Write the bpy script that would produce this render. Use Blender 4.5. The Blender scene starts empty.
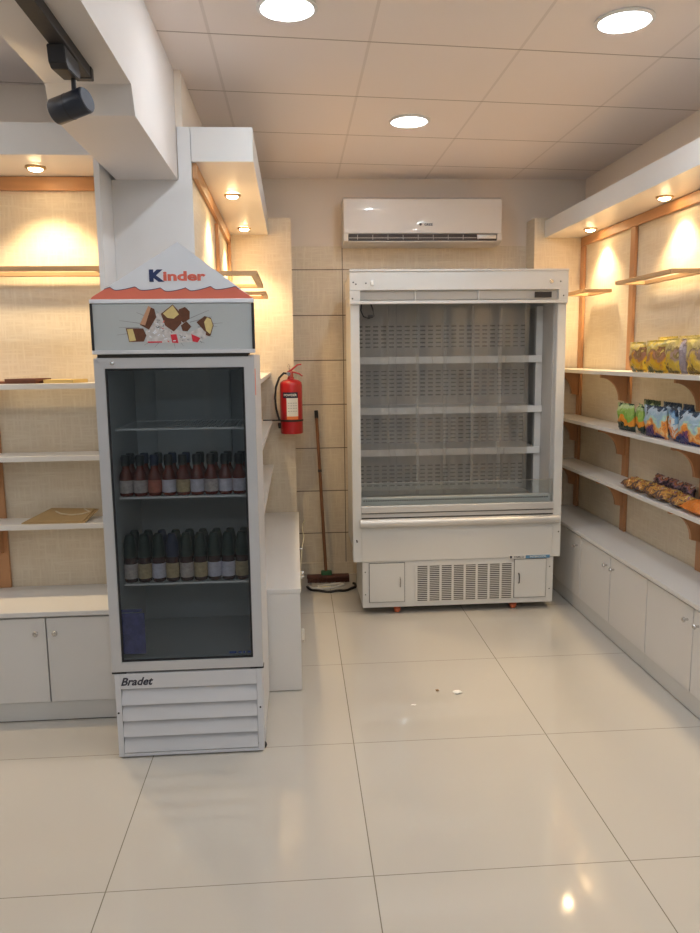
import bpy, bmesh, math, random
from mathutils import Vector, Matrix, Euler, noise
random.seed(7)
PI = math.pi
scene = bpy.context.scene
C = scene.collection

# ------------------------------------------------------------------ materials
def new_mat(name):
    m = bpy.data.materials.new(name); m.use_nodes = True
    nt = m.node_tree
    return m, nt, nt.nodes, nt.links, nt.nodes['Principled BSDF']

def rgba(c):
    return (c[0], c[1], c[2], 1.0)

def mat(name, col, rough=0.5, metal=0.0, var=0.06, scale=6.0, bump=0.0, bscale=60.0, coat=0.0, spec=0.5, stretch=None):
    """plain surface with a little procedural variation"""
    m, nt, N, L, b = new_mat(name)
    tc = N.new('ShaderNodeTexCoord')
    src = tc.outputs['Object']
    if stretch:
        mp = N.new('ShaderNodeMapping'); mp.inputs['Scale'].default_value = stretch
        L.new(src, mp.inputs['Vector']); src = mp.outputs['Vector']
    nz = N.new('ShaderNodeTexNoise'); nz.inputs['Scale'].default_value = scale; nz.inputs['Detail'].default_value = 4
    L.new(src, nz.inputs['Vector'])
    mx = N.new('ShaderNodeMix'); mx.data_type = 'RGBA'
    mx.inputs[6].default_value = rgba([v * (1 - var) for v in col])
    mx.inputs[7].default_value = rgba([min(1, v * (1 + var)) for v in col])
    L.new(nz.outputs['Fac'], mx.inputs[0]); L.new(mx.outputs[2], b.inputs['Base Color'])
    b.inputs['Roughness'].default_value = rough; b.inputs['Metallic'].default_value = metal
    b.inputs['Coat Weight'].default_value = coat; b.inputs['Specular IOR Level'].default_value = spec
    if bump:
        n2 = N.new('ShaderNodeTexNoise'); n2.inputs['Scale'].default_value = bscale
        L.new(src, n2.inputs['Vector'])
        bp = N.new('ShaderNodeBump'); bp.inputs['Strength'].default_value = bump; bp.inputs['Distance'].default_value = 0.01
        L.new(n2.outputs['Fac'], bp.inputs['Height']); L.new(bp.outputs['Normal'], b.inputs['Normal'])
    return m

def axis_lines(N, L, comp, origin, pitch, width):
    """mask that is 1 on lines every `pitch` metres"""
    a = N.new('ShaderNodeMath'); a.operation = 'SUBTRACT'; L.new(comp, a.inputs[0]); a.inputs[1].default_value = origin
    p = N.new('ShaderNodeMath'); p.operation = 'PINGPONG'; L.new(a.outputs[0], p.inputs[0]); p.inputs[1].default_value = pitch / 2
    l = N.new('ShaderNodeMath'); l.operation = 'LESS_THAN'; L.new(p.outputs[0], l.inputs[0]); l.inputs[1].default_value = width
    return l.outputs[0]

def vmax(N, L, a, b, op='MAXIMUM'):
    m = N.new('ShaderNodeMath'); m.operation = op; L.new(a, m.inputs[0])
    if isinstance(b, (int, float)): m.inputs[1].default_value = b
    else: L.new(b, m.inputs[1])
    return m.outputs[0]

def tile_mat(name, col, col2, line, ax, rough, var_scale=1.2, bump=0.3, spec=0.5, skew=0.0):
    """tiles: ax = list of (component, origin, pitch, half width, strength)"""
    m, nt, N, L, b = new_mat(name)
    tc = N.new('ShaderNodeTexCoord'); sp = N.new('ShaderNodeSeparateXYZ'); L.new(tc.outputs['Object'], sp.inputs[0])
    mask = None
    for c, o, p, w, s in ax:
        comp = sp.outputs[c]
        if skew and c == 1:
            comp = vmax(N, L, comp, vmax(N, L, vmax(N, L, sp.outputs[0], .6, 'SUBTRACT'), -skew, 'MULTIPLY'), 'ADD')
        k = axis_lines(N, L, comp, o, p, w)
        k = vmax(N, L, k, s, 'MULTIPLY')
        mask = k if mask is None else vmax(N, L, mask, k)
    nz = N.new('ShaderNodeTexNoise'); nz.inputs['Scale'].default_value = var_scale; nz.inputs['Detail'].default_value = 5
    L.new(tc.outputs['Object'], nz.inputs['Vector'])
    mx = N.new('ShaderNodeMix'); mx.data_type = 'RGBA'; mx.inputs[6].default_value = rgba(col); mx.inputs[7].default_value = rgba(col2)
    L.new(nz.outputs['Fac'], mx.inputs[0])
    m2 = N.new('ShaderNodeMix'); m2.data_type = 'RGBA'; L.new(mask, m2.inputs[0]); L.new(mx.outputs[2], m2.inputs[6]); m2.inputs[7].default_value = rgba(line)
    L.new(m2.outputs[2], b.inputs['Base Color'])
    b.inputs['Roughness'].default_value = rough; b.inputs['Specular IOR Level'].default_value = spec
    inv = N.new('ShaderNodeMath'); inv.operation = 'SUBTRACT'; inv.inputs[0].default_value = 1; L.new(mask, inv.inputs[1])
    bp = N.new('ShaderNodeBump'); bp.inputs['Strength'].default_value = bump; bp.inputs['Distance'].default_value = 0.003
    L.new(inv.outputs[0], bp.inputs['Height']); L.new(bp.outputs['Normal'], b.inputs['Normal'])
    return m, N, L, b, tc, sp, mask, m2

def weave_mat(name, col, col2, horiz_groove=None):
    """linen-like wallpaper of crossed strokes; optional grooves between boards"""
    m, nt, N, L, b = new_mat(name)
    tc = N.new('ShaderNodeTexCoord')
    outs = []
    for sc in ((9, 9, 110), (95, 95, 9)):
        mp = N.new('ShaderNodeMapping'); mp.inputs['Scale'].default_value = sc; L.new(tc.outputs['Object'], mp.inputs['Vector'])
        nz = N.new('ShaderNodeTexNoise'); nz.inputs['Scale'].default_value = 1.0; nz.inputs['Detail'].default_value = 2
        L.new(mp.outputs['Vector'], nz.inputs['Vector']); outs.append(nz.outputs['Fac'])
    s = vmax(N, L, outs[0], outs[1])
    rmp = N.new('ShaderNodeMapRange'); rmp.inputs['From Min'].default_value = 0.42; rmp.inputs['From Max'].default_value = 0.72
    L.new(s, rmp.inputs['Value'])
    mx = N.new('ShaderNodeMix'); mx.data_type = 'RGBA'; mx.inputs[6].default_value = rgba(col); mx.inputs[7].default_value = rgba(col2)
    L.new(rmp.outputs[0], mx.inputs[0]); colout = mx.outputs[2]; height = rmp.outputs[0]
    if horiz_groove:
        sp = N.new('ShaderNodeSeparateXYZ'); L.new(tc.outputs['Object'], sp.inputs[0])
        mask = None
        for c, o, p, w in horiz_groove:
            k = axis_lines(N, L, sp.outputs[c], o, p, w); mask = k if mask is None else vmax(N, L, mask, k)
        m2 = N.new('ShaderNodeMix'); m2.data_type = 'RGBA'; L.new(mask, m2.inputs[0]); L.new(colout, m2.inputs[6]); m2.inputs[7].default_value = (0.13, 0.09, 0.055, 1)
        colout = m2.outputs[2]
        hs = vmax(N, L, mask, 3.0, 'MULTIPLY'); height = vmax(N, L, height, hs, 'SUBTRACT')
    L.new(colout, b.inputs['Base Color']); b.inputs['Roughness'].default_value = 0.55
    bp = N.new('ShaderNodeBump'); bp.inputs['Strength'].default_value = 0.15; bp.inputs['Distance'].default_value = 0.002
    L.new(height, bp.inputs['Height']); L.new(bp.outputs['Normal'], b.inputs['Normal'])
    return m

def glass_mat(name, tint, gloss=0.06, rough=0.02, opacity=0.0, body=(0.8, 0.8, 0.8), ior=1.45):
    m = bpy.data.materials.new(name); m.use_nodes = True; nt = m.node_tree; N = nt.nodes; L = nt.links
    N.remove(N['Principled BSDF']); out = N['Material Output']
    tr = N.new('ShaderNodeBsdfTransparent'); tr.inputs[0].default_value = rgba(tint)
    gl = N.new('ShaderNodeBsdfGlossy'); gl.inputs['Roughness'].default_value = rough; gl.inputs[0].default_value = (1, 1, 1, 1)
    lw = N.new('ShaderNodeFresnel'); lw.inputs['IOR'].default_value = ior
    ad = N.new('ShaderNodeMath'); ad.operation = 'ADD'; ad.use_clamp = True; ad.inputs[1].default_value = gloss; L.new(lw.outputs[0], ad.inputs[0])
    mx = N.new('ShaderNodeMixShader'); L.new(ad.outputs[0], mx.inputs[0]); L.new(tr.outputs[0], mx.inputs[1]); L.new(gl.outputs[0], mx.inputs[2])
    res = mx.outputs[0]
    if opacity > 0:
        df = N.new('ShaderNodeBsdfDiffuse'); df.inputs[0].default_value = rgba(body)
        tc = N.new('ShaderNodeTexCoord'); mp = N.new('ShaderNodeMapping'); mp.inputs['Scale'].default_value = (14, 14, 0.9)
        nz = N.new('ShaderNodeTexNoise'); nz.inputs['Scale'].default_value = 1.6; L.new(tc.outputs['Object'], mp.inputs[0]); L.new(mp.outputs[0], nz.inputs['Vector'])
        mr = N.new('ShaderNodeMapRange'); mr.inputs['From Min'].default_value = 0.35; mr.inputs['From Max'].default_value = 0.75
        mr.inputs['To Min'].default_value = opacity * 0.7; mr.inputs['To Max'].default_value = opacity * 1.5; L.new(nz.outputs['Fac'], mr.inputs['Value'])
        m3 = N.new('ShaderNodeMixShader'); L.new(mr.outputs[0], m3.inputs[0]); L.new(res, m3.inputs[1]); L.new(df.outputs[0], m3.inputs[2]); res = m3.outputs[0]
    L.new(res, out.inputs['Surface'])
    return m

def emit_mat(name, col, strength):
    m = bpy.data.materials.new(name); m.use_nodes = True; nt = m.node_tree; N = nt.nodes; L = nt.links
    b = N['Principled BSDF']; b.inputs['Base Color'].default_value = (0.9, 0.9, 0.9, 1)
    b.inputs['Emission Color'].default_value = rgba(col); b.inputs['Emission Strength'].default_value = strength
    return m

def bag_mat(name, stops, nscale=28.0, dist=0.45, rough=0.3, metal=0.1):
    """crumpled printed film: bands over the height, broken up by noise"""
    m, nt, N, L, b = new_mat(name)
    tc = N.new('ShaderNodeTexCoord'); sp = N.new('ShaderNodeSeparateXYZ'); L.new(tc.outputs['Object'], sp.inputs[0])
    nz = N.new('ShaderNodeTexNoise'); nz.inputs['Scale'].default_value = nscale; nz.inputs['Detail'].default_value = 3; nz.inputs['Distortion'].default_value = 0.8
    L.new(tc.outputs['Object'], nz.inputs['Vector'])
    vo = N.new('ShaderNodeTexVoronoi'); vo.inputs['Scale'].default_value = nscale * 0.9; L.new(tc.outputs['Object'], vo.inputs['Vector'])
    h = vmax(N, L, sp.outputs[2], 1 / 0.16, 'MULTIPLY')
    n0 = N.new('ShaderNodeTexNoise'); n0.inputs['Scale'].default_value = 14; L.new(tc.outputs['Object'], n0.inputs['Vector'])
    h = vmax(N, L, h, vmax(N, L, vmax(N, L, n0.outputs['Fac'], .5, 'SUBTRACT'), 1.5 * min(1, dist * 2), 'MULTIPLY'), 'ADD')
    n1 = vmax(N, L, nz.outputs['Fac'], 0.5, 'SUBTRACT'); n2 = vmax(N, L, n1, dist * 2.0, 'MULTIPLY')
    v1 = vmax(N, L, vo.outputs['Distance'], 0.4, 'SUBTRACT'); v2 = vmax(N, L, v1, dist * 0.5, 'MULTIPLY')
    s = vmax(N, L, h, n2, 'ADD'); s = vmax(N, L, s, v2, 'ADD')
    cr = N.new('ShaderNodeValToRGB'); cr.color_ramp.interpolation = 'CONSTANT' if dist > 0.1 else 'LINEAR'
    e = cr.color_ramp.elements
    while len(e) < len(stops): e.new(0.5)
    for i, (p, c) in enumerate(stops): e[i].position = p; e[i].color = rgba(c)
    L.new(s, cr.inputs[0]); L.new(cr.outputs[0], b.inputs['Base Color'])
    b.inputs['Roughness'].default_value = rough; b.inputs['Metallic'].default_value = metal
    n9 = N.new('ShaderNodeTexNoise'); n9.inputs['Scale'].default_value = 30; n9.inputs['Detail'].default_value = 3; n9.inputs['Distortion'].default_value = 1.2; L.new(tc.outputs['Object'], n9.inputs['Vector'])
    bp = N.new('ShaderNodeBump'); bp.inputs['Strength'].default_value = .8; bp.inputs['Distance'].default_value = .012; L.new(n9.outputs['Fac'], bp.inputs['Height']); L.new(bp.outputs['Normal'], b.inputs['Normal'])
    return m

M = {}
M['wall_paint'] = mat('wall_paint', (0.78, 0.68, 0.58), 0.7, var=0.03, scale=2)
M['white_paint'] = mat('white_paint', (0.70, 0.69, 0.69), 0.6, var=0.03, scale=2)
M['beam_paint'] = mat('beam_paint', (0.66, 0.62, 0.60), 0.65, var=0.05, scale=3, bump=0.15, bscale=12)
M['laminate'] = mat('white_laminate', (0.70, 0.685, 0.67), 0.35, var=0.02, scale=3)
M['laminate_dark'] = mat('plinth_laminate', (0.62, 0.61, 0.59), 0.4, var=0.03, scale=3)
M['shelf'] = mat('shelf_laminate', (0.72, 0.69, 0.65), 0.35, var=0.03, scale=5)
M['gap'] = mat('dark_gap', (0.05, 0.045, 0.04), 0.8)
M['wood'] = mat('beech_wood', (0.50, 0.25, 0.115), 0.45, var=0.22, scale=3, stretch=(14, 14, 1.2))
M['wood_h'] = mat('beech_wood_long_grain', (0.52, 0.27, 0.125), 0.45, var=0.2, scale=3, stretch=(1.2, 1.2, 14))
M['frame_wood'] = mat('pale_frame_wood', (0.55, 0.34, 0.17), 0.45, var=0.15, scale=4)
M['paper'] = weave_mat('linen_wallpaper', (0.68, 0.58, 0.44), (0.76, 0.67, 0.53))
M['paper_tile'] = weave_mat('linen_wall_boards', (0.66, 0.56, 0.43), (0.75, 0.66, 0.52), [(2, 1.533, 0.3075, 0.003), (0, 0.338, 3.0, 0.0025)])
M['fridge_white'] = mat('fridge_enamel', (0.66, 0.665, 0.70), 0.35, var=0.03, scale=4)
M['fridge_alu'] = mat('door_aluminium', (0.60, 0.60, 0.62), 0.38, metal=0.35, var=0.04, scale=5)
M['fridge_in'] = mat('fridge_lining', (0.56, 0.58, 0.59), 0.5, var=0.04)
M['wire'] = mat('coated_wire', (0.75, 0.76, 0.76), 0.4)
M['black'] = mat('black_plastic', (0.015, 0.015, 0.018), 0.45)
M['chiller'] = mat('chiller_enamel', (0.66, 0.65, 0.63), 0.38, var=0.025, scale=3)
M['chiller_in'] = mat('chiller_lining', (0.52, 0.50, 0.475), 0.5, var=0.04)
M['chrome'] = mat('chrome', (0.62, 0.61, 0.60), 0.2, metal=1.0, var=0.02)
M['satin'] = mat('satin_metal', (0.66, 0.64, 0.62), 0.42, metal=0.45, var=0.03)
M['red_wheel'] = mat('orange_castor', (0.55, 0.13, 0.05), 0.5)
M['dark_metal'] = mat('dark_metal', (0.022, 0.02, 0.022), 0.6)
M['spot_head'] = mat('spot_head_black', (0.018, 0.022, 0.035), 0.35)
M['ac'] = mat('ac_plastic', (0.68, 0.63, 0.58), 0.35, var=0.02, coat=0.2)
M['ac_vent'] = mat('ac_vent_dark', (0.05, 0.035, 0.03), 0.6)
M['red'] = mat('extinguisher_red', (0.44, 0.008, 0.014), 0.28, var=0.08, coat=0.4)
M['rubber'] = mat('black_rubber', (0.012, 0.01, 0.01), 0.5)
M['label_white'] = mat('label_white', (0.72, 0.70, 0.66), 0.5)
M['label_orange'] = mat('label_orange', (0.75, 0.20, 0.06), 0.5)
M['label_navy'] = mat('label_navy', (0.01, 0.012, 0.04), 0.5)
M['ink'] = mat('dark_ink', (0.03, 0.03, 0.05), 0.5)
M['navy'] = mat('navy_print', (0.02, 0.04, 0.14), 0.5)
M['kred'] = mat('red_print', (0.78, 0.17, 0.12), 0.5)
M['salmon'] = mat('salmon_print', (0.80, 0.20, 0.13), 0.45, var=0.05)
M['sign_white'] = mat('sign_white', (0.82, 0.86, 0.94), 0.4, var=0.02)
M['sign_grey'] = mat('sign_pale_grey', (0.50, 0.54, 0.56), 0.35, var=0.06, scale=4)
M['choc'] = mat('chocolate_print', (0.13, 0.045, 0.02), 0.5, var=0.35, scale=60)
M['wafer'] = mat('filling_print', (0.72, 0.58, 0.25), 0.5, var=0.15, scale=60)
M['biscuit'] = mat('biscuit_print', (0.60, 0.33, 0.20), 0.5, var=0.15, scale=60)
M['wrap'] = mat('wrapper_print', (0.62, 0.60, 0.60), 0.4, var=0.45, scale=70)
M['wrap_red'] = mat('wrapper_red_print', (0.65, 0.03, 0.05), 0.4, var=0.3, scale=70)
M['crack'] = mat('grey_line_print', (0.27, 0.28, 0.30), 0.5)
M['bottle_red'] = mat('sauce_bottle', (0.16, 0.02, 0.012), 0.15, var=0.3, scale=20)
M['bottle_dark'] = mat('dark_sauce_bottle', (0.05, 0.015, 0.015), 0.15, var=0.3, scale=20)
M['cap_black'] = mat('black_bottle_cap', (0.012, 0.013, 0.014), 0.4)
M['cap_green'] = mat('dark_green_bottle_cap', (0.006, 0.028, 0.026), 0.5)
M['cap_blue'] = mat('blue_bottle_cap', (0.012, 0.022, 0.07), 0.4)
M['lab_a'] = mat('bottle_label_pale', (0.55, 0.47, 0.45), 0.5, var=0.5, scale=90)
M['lab_b'] = mat('bottle_label_white', (0.66, 0.62, 0.72), 0.5, var=0.3, scale=90)
M['lab_c'] = mat('bottle_label_yellow', (0.50, 0.38, 0.22), 0.5, var=0.5, scale=90)
M['lab_d'] = mat('bottle_label_red', (0.48, 0.14, 0.09), 0.5, var=0.5, scale=90)
M['blue_box'] = mat('blue_print_sheet', (0.10, 0.11, 0.30), 0.5, var=0.55, scale=45)
M['kraft'] = mat('kraft_paper', (0.44, 0.29, 0.13), 0.7, var=0.12, scale=15)
M['kraft_dark'] = mat('brown_card', (0.16, 0.055, 0.03), 0.6, var=0.2, scale=15)
M['yellow_card'] = mat('yellow_card', (0.62, 0.45, 0.17), 0.6, var=0.1)
M['rope'] = mat('cream_rope', (0.62, 0.52, 0.36), 0.8)
M['broom_wood'] = mat('broom_handle', (0.20, 0.085, 0.035), 0.5, var=0.35, scale=5, stretch=(30, 30, 2))
M['bristle'] = mat('brown_bristles', (0.11, 0.035, 0.02), 0.9, var=0.4, scale=80)
M['green_pl'] = mat('green_plastic', (0.04, 0.14, 0.06), 0.5)
M['cream_band'] = mat('cream_edge_band', (0.74, 0.66, 0.42), 0.5)
M['debris'] = mat('plaster_crumb', (0.85, 0.84, 0.80), 0.8)
M['dust'] = mat('brown_crumb', (0.30, 0.20, 0.12), 0.9)
M['glass'] = glass_mat('fridge_glass', (0.84, 0.86, 0.87), 0.0, 0.02, ior=1.33)
M['clear'] = glass_mat('clear_glass', (0.93, 0.95, 0.94), 0.02, 0.02)
M['frame_glass'] = glass_mat('shelf_glass', (0.92, 0.93, 0.92), 0.0, 0.03)
M['pvc'] = glass_mat('pvc_film', (0.93, 0.92, 0.90), 0.03, 0.12, opacity=0.13, body=(0.75, 0.72, 0.68))
M['lamp_w'] = emit_mat('white_lamp_glow', (0.85, 0.93, 1.0), 260.0)
M['lamp_soft'] = emit_mat('white_reflector_glow', (0.85, 0.93, 1.0), 7.0)
M['lamp_y'] = emit_mat('warm_lamp_glow', (1.0, 0.72, 0.38), 34.0)
M['plastic_white'] = mat('white_plastic_ring', (0.75, 0.74, 0.72), 0.4)
M['brass'] = mat('brass_ring', (0.45, 0.33, 0.2), 0.35, metal=0.8)

# floor: polished porcelain, 80 cm tiles
fm = tile_mat('polished_floor_tile', (0.505, 0.475, 0.43), (0.55, 0.52, 0.475), (0.18, 0.16, 0.12),
              [(0, 0.2046, 0.8, 0.0017, 0.9), (1, 2.0877, 0.8, 0.0015, 0.8)], 0.09, 1.1, 0.3, spec=0.5)
M['floor'] = fm[0]
_m, N_, L_, b_, tc_, sp_, mask_, m2_ = fm
nz_ = N_.new('ShaderNodeTexNoise'); nz_.inputs['Scale'].default_value = 2.3; L_.new(tc_.outputs['Object'], nz_.inputs['Vector'])
mr_ = N_.new('ShaderNodeMapRange'); mr_.inputs['To Min'].default_value = 0.04; mr_.inputs['To Max'].default_value = 0.08; L_.new(nz_.outputs['Fac'], mr_.inputs['Value']); L_.new(mr_.outputs[0], b_.inputs['Roughness'])
# ceiling: 60 cm lay-in tiles
M['ceiling'] = tile_mat('ceiling_tile', (0.82, 0.745, 0.72), (0.86, 0.79, 0.765), (0.33, 0.27, 0.23),
                        [(1, 0.02, 0.618, 0.0042, 0.85), (0, 0.311, 0.601, 0.006, 0.22)], 0.85, 0.8, 0.5, skew=.085)[0]
# perforated lining of the chiller
def slot_mat():
    m, nt, N, L, b = new_mat('perforated_lining')
    tc = N.new('ShaderNodeTexCoord'); sp = N.new('ShaderNodeSeparateXYZ'); L.new(tc.outputs['Object'], sp.inputs[0])
    gx = axis_lines(N, L, sp.outputs[0], 0.0, 0.052, 0.017)
    gz = axis_lines(N, L, sp.outputs[2], 0.0, 0.0265, 0.0048)
    # plain bands between the perforated fields, one above every shelf
    band = axis_lines(N, L, sp.outputs[2], 0.135, 0.31, 0.085); nb = N.new('ShaderNodeMath'); nb.operation = 'SUBTRACT'; nb.inputs[0].default_value = 1; L.new(band, nb.inputs[1])
    k = vmax(N, L, gx, gz, 'MULTIPLY'); k = vmax(N, L, k, band, 'MULTIPLY')
    seam = axis_lines(N, L, sp.outputs[0], 0.03, 0.31, 0.0015); k = vmax(N, L, k, vmax(N, L, seam, 0.5, 'MULTIPLY'))
    mx = N.new('ShaderNodeMix'); mx.data_type = 'RGBA'; L.new(k, mx.inputs[0]); mx.inputs[6].default_value = (0.50, 0.465, 0.43, 1); mx.inputs[7].default_value = (0.07, 0.055, 0.045, 1)
    L.new(mx.outputs[2], b.inputs['Base Color']); b.inputs['Roughness'].default_value = 0.5
    return m
M['slots'] = slot_mat()
GOLD = bag_mat('gold_snack_film', [(0, (0.10, 0.10, 0.02)), (0.08, (0.80, 0.50, 0.03)), (0.30, (0.72, 0.35, 0.03)), (0.42, (0.42, 0.20, 0.12)), (0.60, (0.30, 0.16, 0.06)), (0.70, (0.66, 0.50, 0.13)), (0.85, (0.62, 0.52, 0.25)), (0.97, (0.66, 0.50, 0.08))], 26, 0.35)
GOLD2 = bag_mat('olive_gold_snack_film', [(0, (0.25, 0.15, 0.02)), (0.12, (0.72, 0.50, 0.06)), (0.33, (0.62, 0.42, 0.12)), (0.48, (0.36, 0.24, 0.20)), (0.62, (0.28, 0.20, 0.07)), (0.74, (0.58, 0.46, 0.20)), (0.92, (0.62, 0.50, 0.16))], 30, 0.4)
GREY = bag_mat('silver_lilac_film', [(0, (0.32, 0.26, 0.28)), (0.5, (0.44, 0.38, 0.42)), (0.8, (0.30, 0.24, 0.26))], 30, 0.6, 0.4)
GREEN = bag_mat('green_snack_film', [(0, (0.015, 0.03, 0.03)), (0.16, (0.02, 0.05, 0.03)), (0.24, (0.80, 0.30, 0.03)), (0.42, (0.25, 0.45, 0.08)), (0.60, (0.32, 0.50, 0.12)), (0.80, (0.48, 0.60, 0.30)), (0.96, (0.02, 0.07, 0.03))], 16, 0.22)
BLUE = bag_mat('blue_snack_film', [(0, (0.03, 0.03, 0.16)), (0.12, (0.20, 0.06, 0.16)), (0.22, (0.75, 0.27, 0.05)), (0.34, (0.85, 0.50, 0.20)), (0.46, (0.42, 0.62, 0.55)), (0.62, (0.35, 0.50, 0.62)), (0.82, (0.45, 0.55, 0.66)), (0.97, (0.02, 0.05, 0.10))], 20, 0.4)
BLUE2 = bag_mat('pale_blue_snack_film', [(0, (0.02, 0.05, 0.16)), (0.14, (0.70, 0.25, 0.06)), (0.26, (0.75, 0.68, 0.60)), (0.38, (0.70, 0.30, 0.12)), (0.50, (0.62, 0.68, 0.70)), (0.70, (0.22, 0.40, 0.60)), (0.88, (0.10, 0.22, 0.42)), (0.97, (0.02, 0.04, 0.08))], 22, 0.45)
BROWN = bag_mat('amber_snack_film', [(0, (0.10, 0.05, 0.05)), (0.14, (0.55, 0.28, 0.06)), (0.32, (0.35, 0.10, 0.05)), (0.45, (0.70, 0.50, 0.14)), (0.62, (0.50, 0.20, 0.05)), (0.74, (0.30, 0.14, 0.20)), (0.84, (0.70, 0.62, 0.45)), (0.95, (0.45, 0.16, 0.05))], 34, 0.9)
PURPLE = bag_mat('dark_purple_snack_film', [(0, (0.05, 0.03, 0.04)), (0.22, (0.14, 0.08, 0.10)), (0.36, (0.34, 0.18, 0.28)), (0.44, (0.40, 0.16, 0.08)), (0.66, (0.05, 0.06, 0.08)), (0.8, (0.45, 0.25, 0.12)), (0.92, (0.6, 0.55, 0.55))], 30, 0.9)
ORANGE = bag_mat('orange_snack_film', [(0, (0.66, 0.20, 0.03)), (0.6, (0.74, 0.26, 0.04)), (0.93, (0.25, 0.05, 0.03))], 8, 0.25, 0.35, 0.1)

# ------------------------------------------------------------------ mesh helpers
class MB:
    def __init__(s): s.bm = bmesh.new()
    def box(s, x0, x1, y0, y1, z0, z1, bev=0.0):
        if x0 > x1: x0, x1 = x1, x0
        if y0 > y1: y0, y1 = y1, y0
        if z0 > z1: z0, z1 = z1, z0
        t = bmesh.new()
        bmesh.ops.create_cube(t, size=1)
        for v in t.verts: v.co = Vector(((v.co.x + .5) * (x1 - x0) + x0, (v.co.y + .5) * (y1 - y0) + y0, (v.co.z + .5) * (z1 - z0) + z0))
        if bev: bmesh.ops.bevel(t, geom=list(t.edges), offset=min(bev, .45 * min(x1 - x0, y1 - y0, z1 - z0)), segments=2, affect='EDGES', profile=0.5)
        s.merge(t); return s
    def merge(s, t, mtx=None):
        if mtx: t.transform(mtx)
        me = bpy.data.meshes.new('tmp'); t.to_mesh(me); t.free(); s.bm.from_mesh(me); bpy.data.meshes.remove(me)
    def prism(s, pts, a0, a1, axis='y', bev=0.0):
        """extrude the 2-D outline: axis y -> pts (x,z); x -> pts (y,z); z -> pts (x,y)"""
        def P(p, a): return {'y': (p[0], a, p[1]), 'x': (a, p[0], p[1]), 'z': (p[0], p[1], a)}[axis]
        t = bmesh.new()
        A = [t.verts.new(P(p, a0)) for p in pts]; B = [t.verts.new(P(p, a1)) for p in pts]
        t.faces.new(A); t.faces.new(list(reversed(B)))
        n = len(pts)
        for i in range(n): t.faces.new((A[i], B[i], B[(i + 1) % n], A[(i + 1) % n]))
        bmesh.ops.recalc_face_normals(t, faces=t.faces)
        if bev: bmesh.ops.bevel(t, geom=list(t.edges), offset=bev, segments=2, affect='EDGES')
        s.merge(t); return s
    def tube(s, pts, r, seg=8):
        pts = [Vector(p) for p in pts]; rings = []
        rr = r if isinstance(r, (list, tuple)) else [r] * len(pts)
        up = Vector((0, 0, 1))
        for i, p in enumerate(pts):
            d = (pts[min(i + 1, len(pts) - 1)] - pts[max(i - 1, 0)]).normalized()
            a = d.cross(up)
            if a.length < .05: a = d.cross(Vector((1, 0, 0)))
            a.normalize(); b = a.cross(d)
            rings.append([s.bm.verts.new(p + (a * math.cos(2 * PI * k / seg) + b * math.sin(2 * PI * k / seg)) * rr[i]) for k in range(seg)])
        for i in range(len(rings) - 1):
            for k in range(seg): s.bm.faces.new((rings[i][k], rings[i][(k + 1) % seg], rings[i + 1][(k + 1) % seg], rings[i + 1][k]))
        s.bm.faces.new(rings[0]); s.bm.faces.new(list(reversed(rings[-1])))
        return s
    def lathe(s, prof, c=(0, 0, 0), seg=24, mtx=None, a0=0, a1=2 * PI):
        """prof: list of (r, z)"""
        t = bmesh.new(); full = abs(a1 - a0 - 2 * PI) < 1e-6; n = seg if full else seg + 1
        rings = []
        for r, z in prof:
            if r < 1e-6 and full: rings.append([t.verts.new((0, 0, z))])
            else: rings.append([t.verts.new((r * math.cos(a0 + (a1 - a0) * k / seg), r * math.sin(a0 + (a1 - a0) * k / seg), z)) for k in range(n)])
        for i in range(len(rings) - 1):
            A, B = rings[i], rings[i + 1]
            for k in range(seg):
                k2 = (k + 1) % n
                if len(A) == 1 and len(B) == 1: continue
                if len(A) == 1: t.faces.new((A[0], B[k], B[k2]))
                elif len(B) == 1: t.faces.new((A[k], A[k2], B[0]))
                else: t.faces.new((A[k], A[k2], B[k2], B[k]))
        bmesh.ops.recalc_face_normals(t, faces=t.faces)
        if mtx: t.transform(mtx)
        t.transform(Matrix.Translation(c)); s.merge(t); return s

def smooth(me, ang=40):
    for p in me.polygons: p.use_smooth = True
    try: me.set_sharp_from_angle(angle=math.radians(ang))
    except Exception: pass

def root_loc(o):
    v = Vector((0, 0, 0))
    while o is not None: v += o.location; o = o.parent
    return v

def part(name, mb, m, parent=None, sm=True, label=None, loc=None):
    """link ONE mesh object; geometry is given in world coordinates"""
    off = root_loc(parent) if parent is not None else Vector((0, 0, 0))
    base = Vector(loc) if loc is not None else off
    mb.bm.transform(Matrix.Translation(-base))
    bmesh.ops.recalc_face_normals(mb.bm, faces=mb.bm.faces)
    me = bpy.data.meshes.new(name); mb.bm.to_mesh(me); mb.bm.free()
    if sm: smooth(me)
    me.materials.append(m)
    o = bpy.data.objects.new(name, me); C.objects.link(o)
    if parent is not None: o.parent = parent
    o.location = base - off if (loc is not None or parent is None) else (0, 0, 0)
    if label: o['label'] = label
    return o

def struct(name, mb, m, parent=None):
    o = part(name, mb, m, parent, sm=False)
    if parent is None: o['kind'] = 'structure'
    return o

def thing(name, label, cat, loc=(0, 0, 0), group=None):
    o = bpy.data.objects.new(name, None); C.objects.link(o); o.location = loc; o.empty_display_size = .05
    o['label'] = label; o['category'] = cat
    if group: o['group'] = group
    return o

def tag(o, label, cat, group=None):
    o['label'] = label; o['category'] = cat
    if group: o['group'] = group
    return o

def copy_tree(o, parent=None):
    c = o.copy(); C.objects.link(c); c.parent = parent
    for ch in list(o.children): copy_tree(ch, c)
    return c

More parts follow.
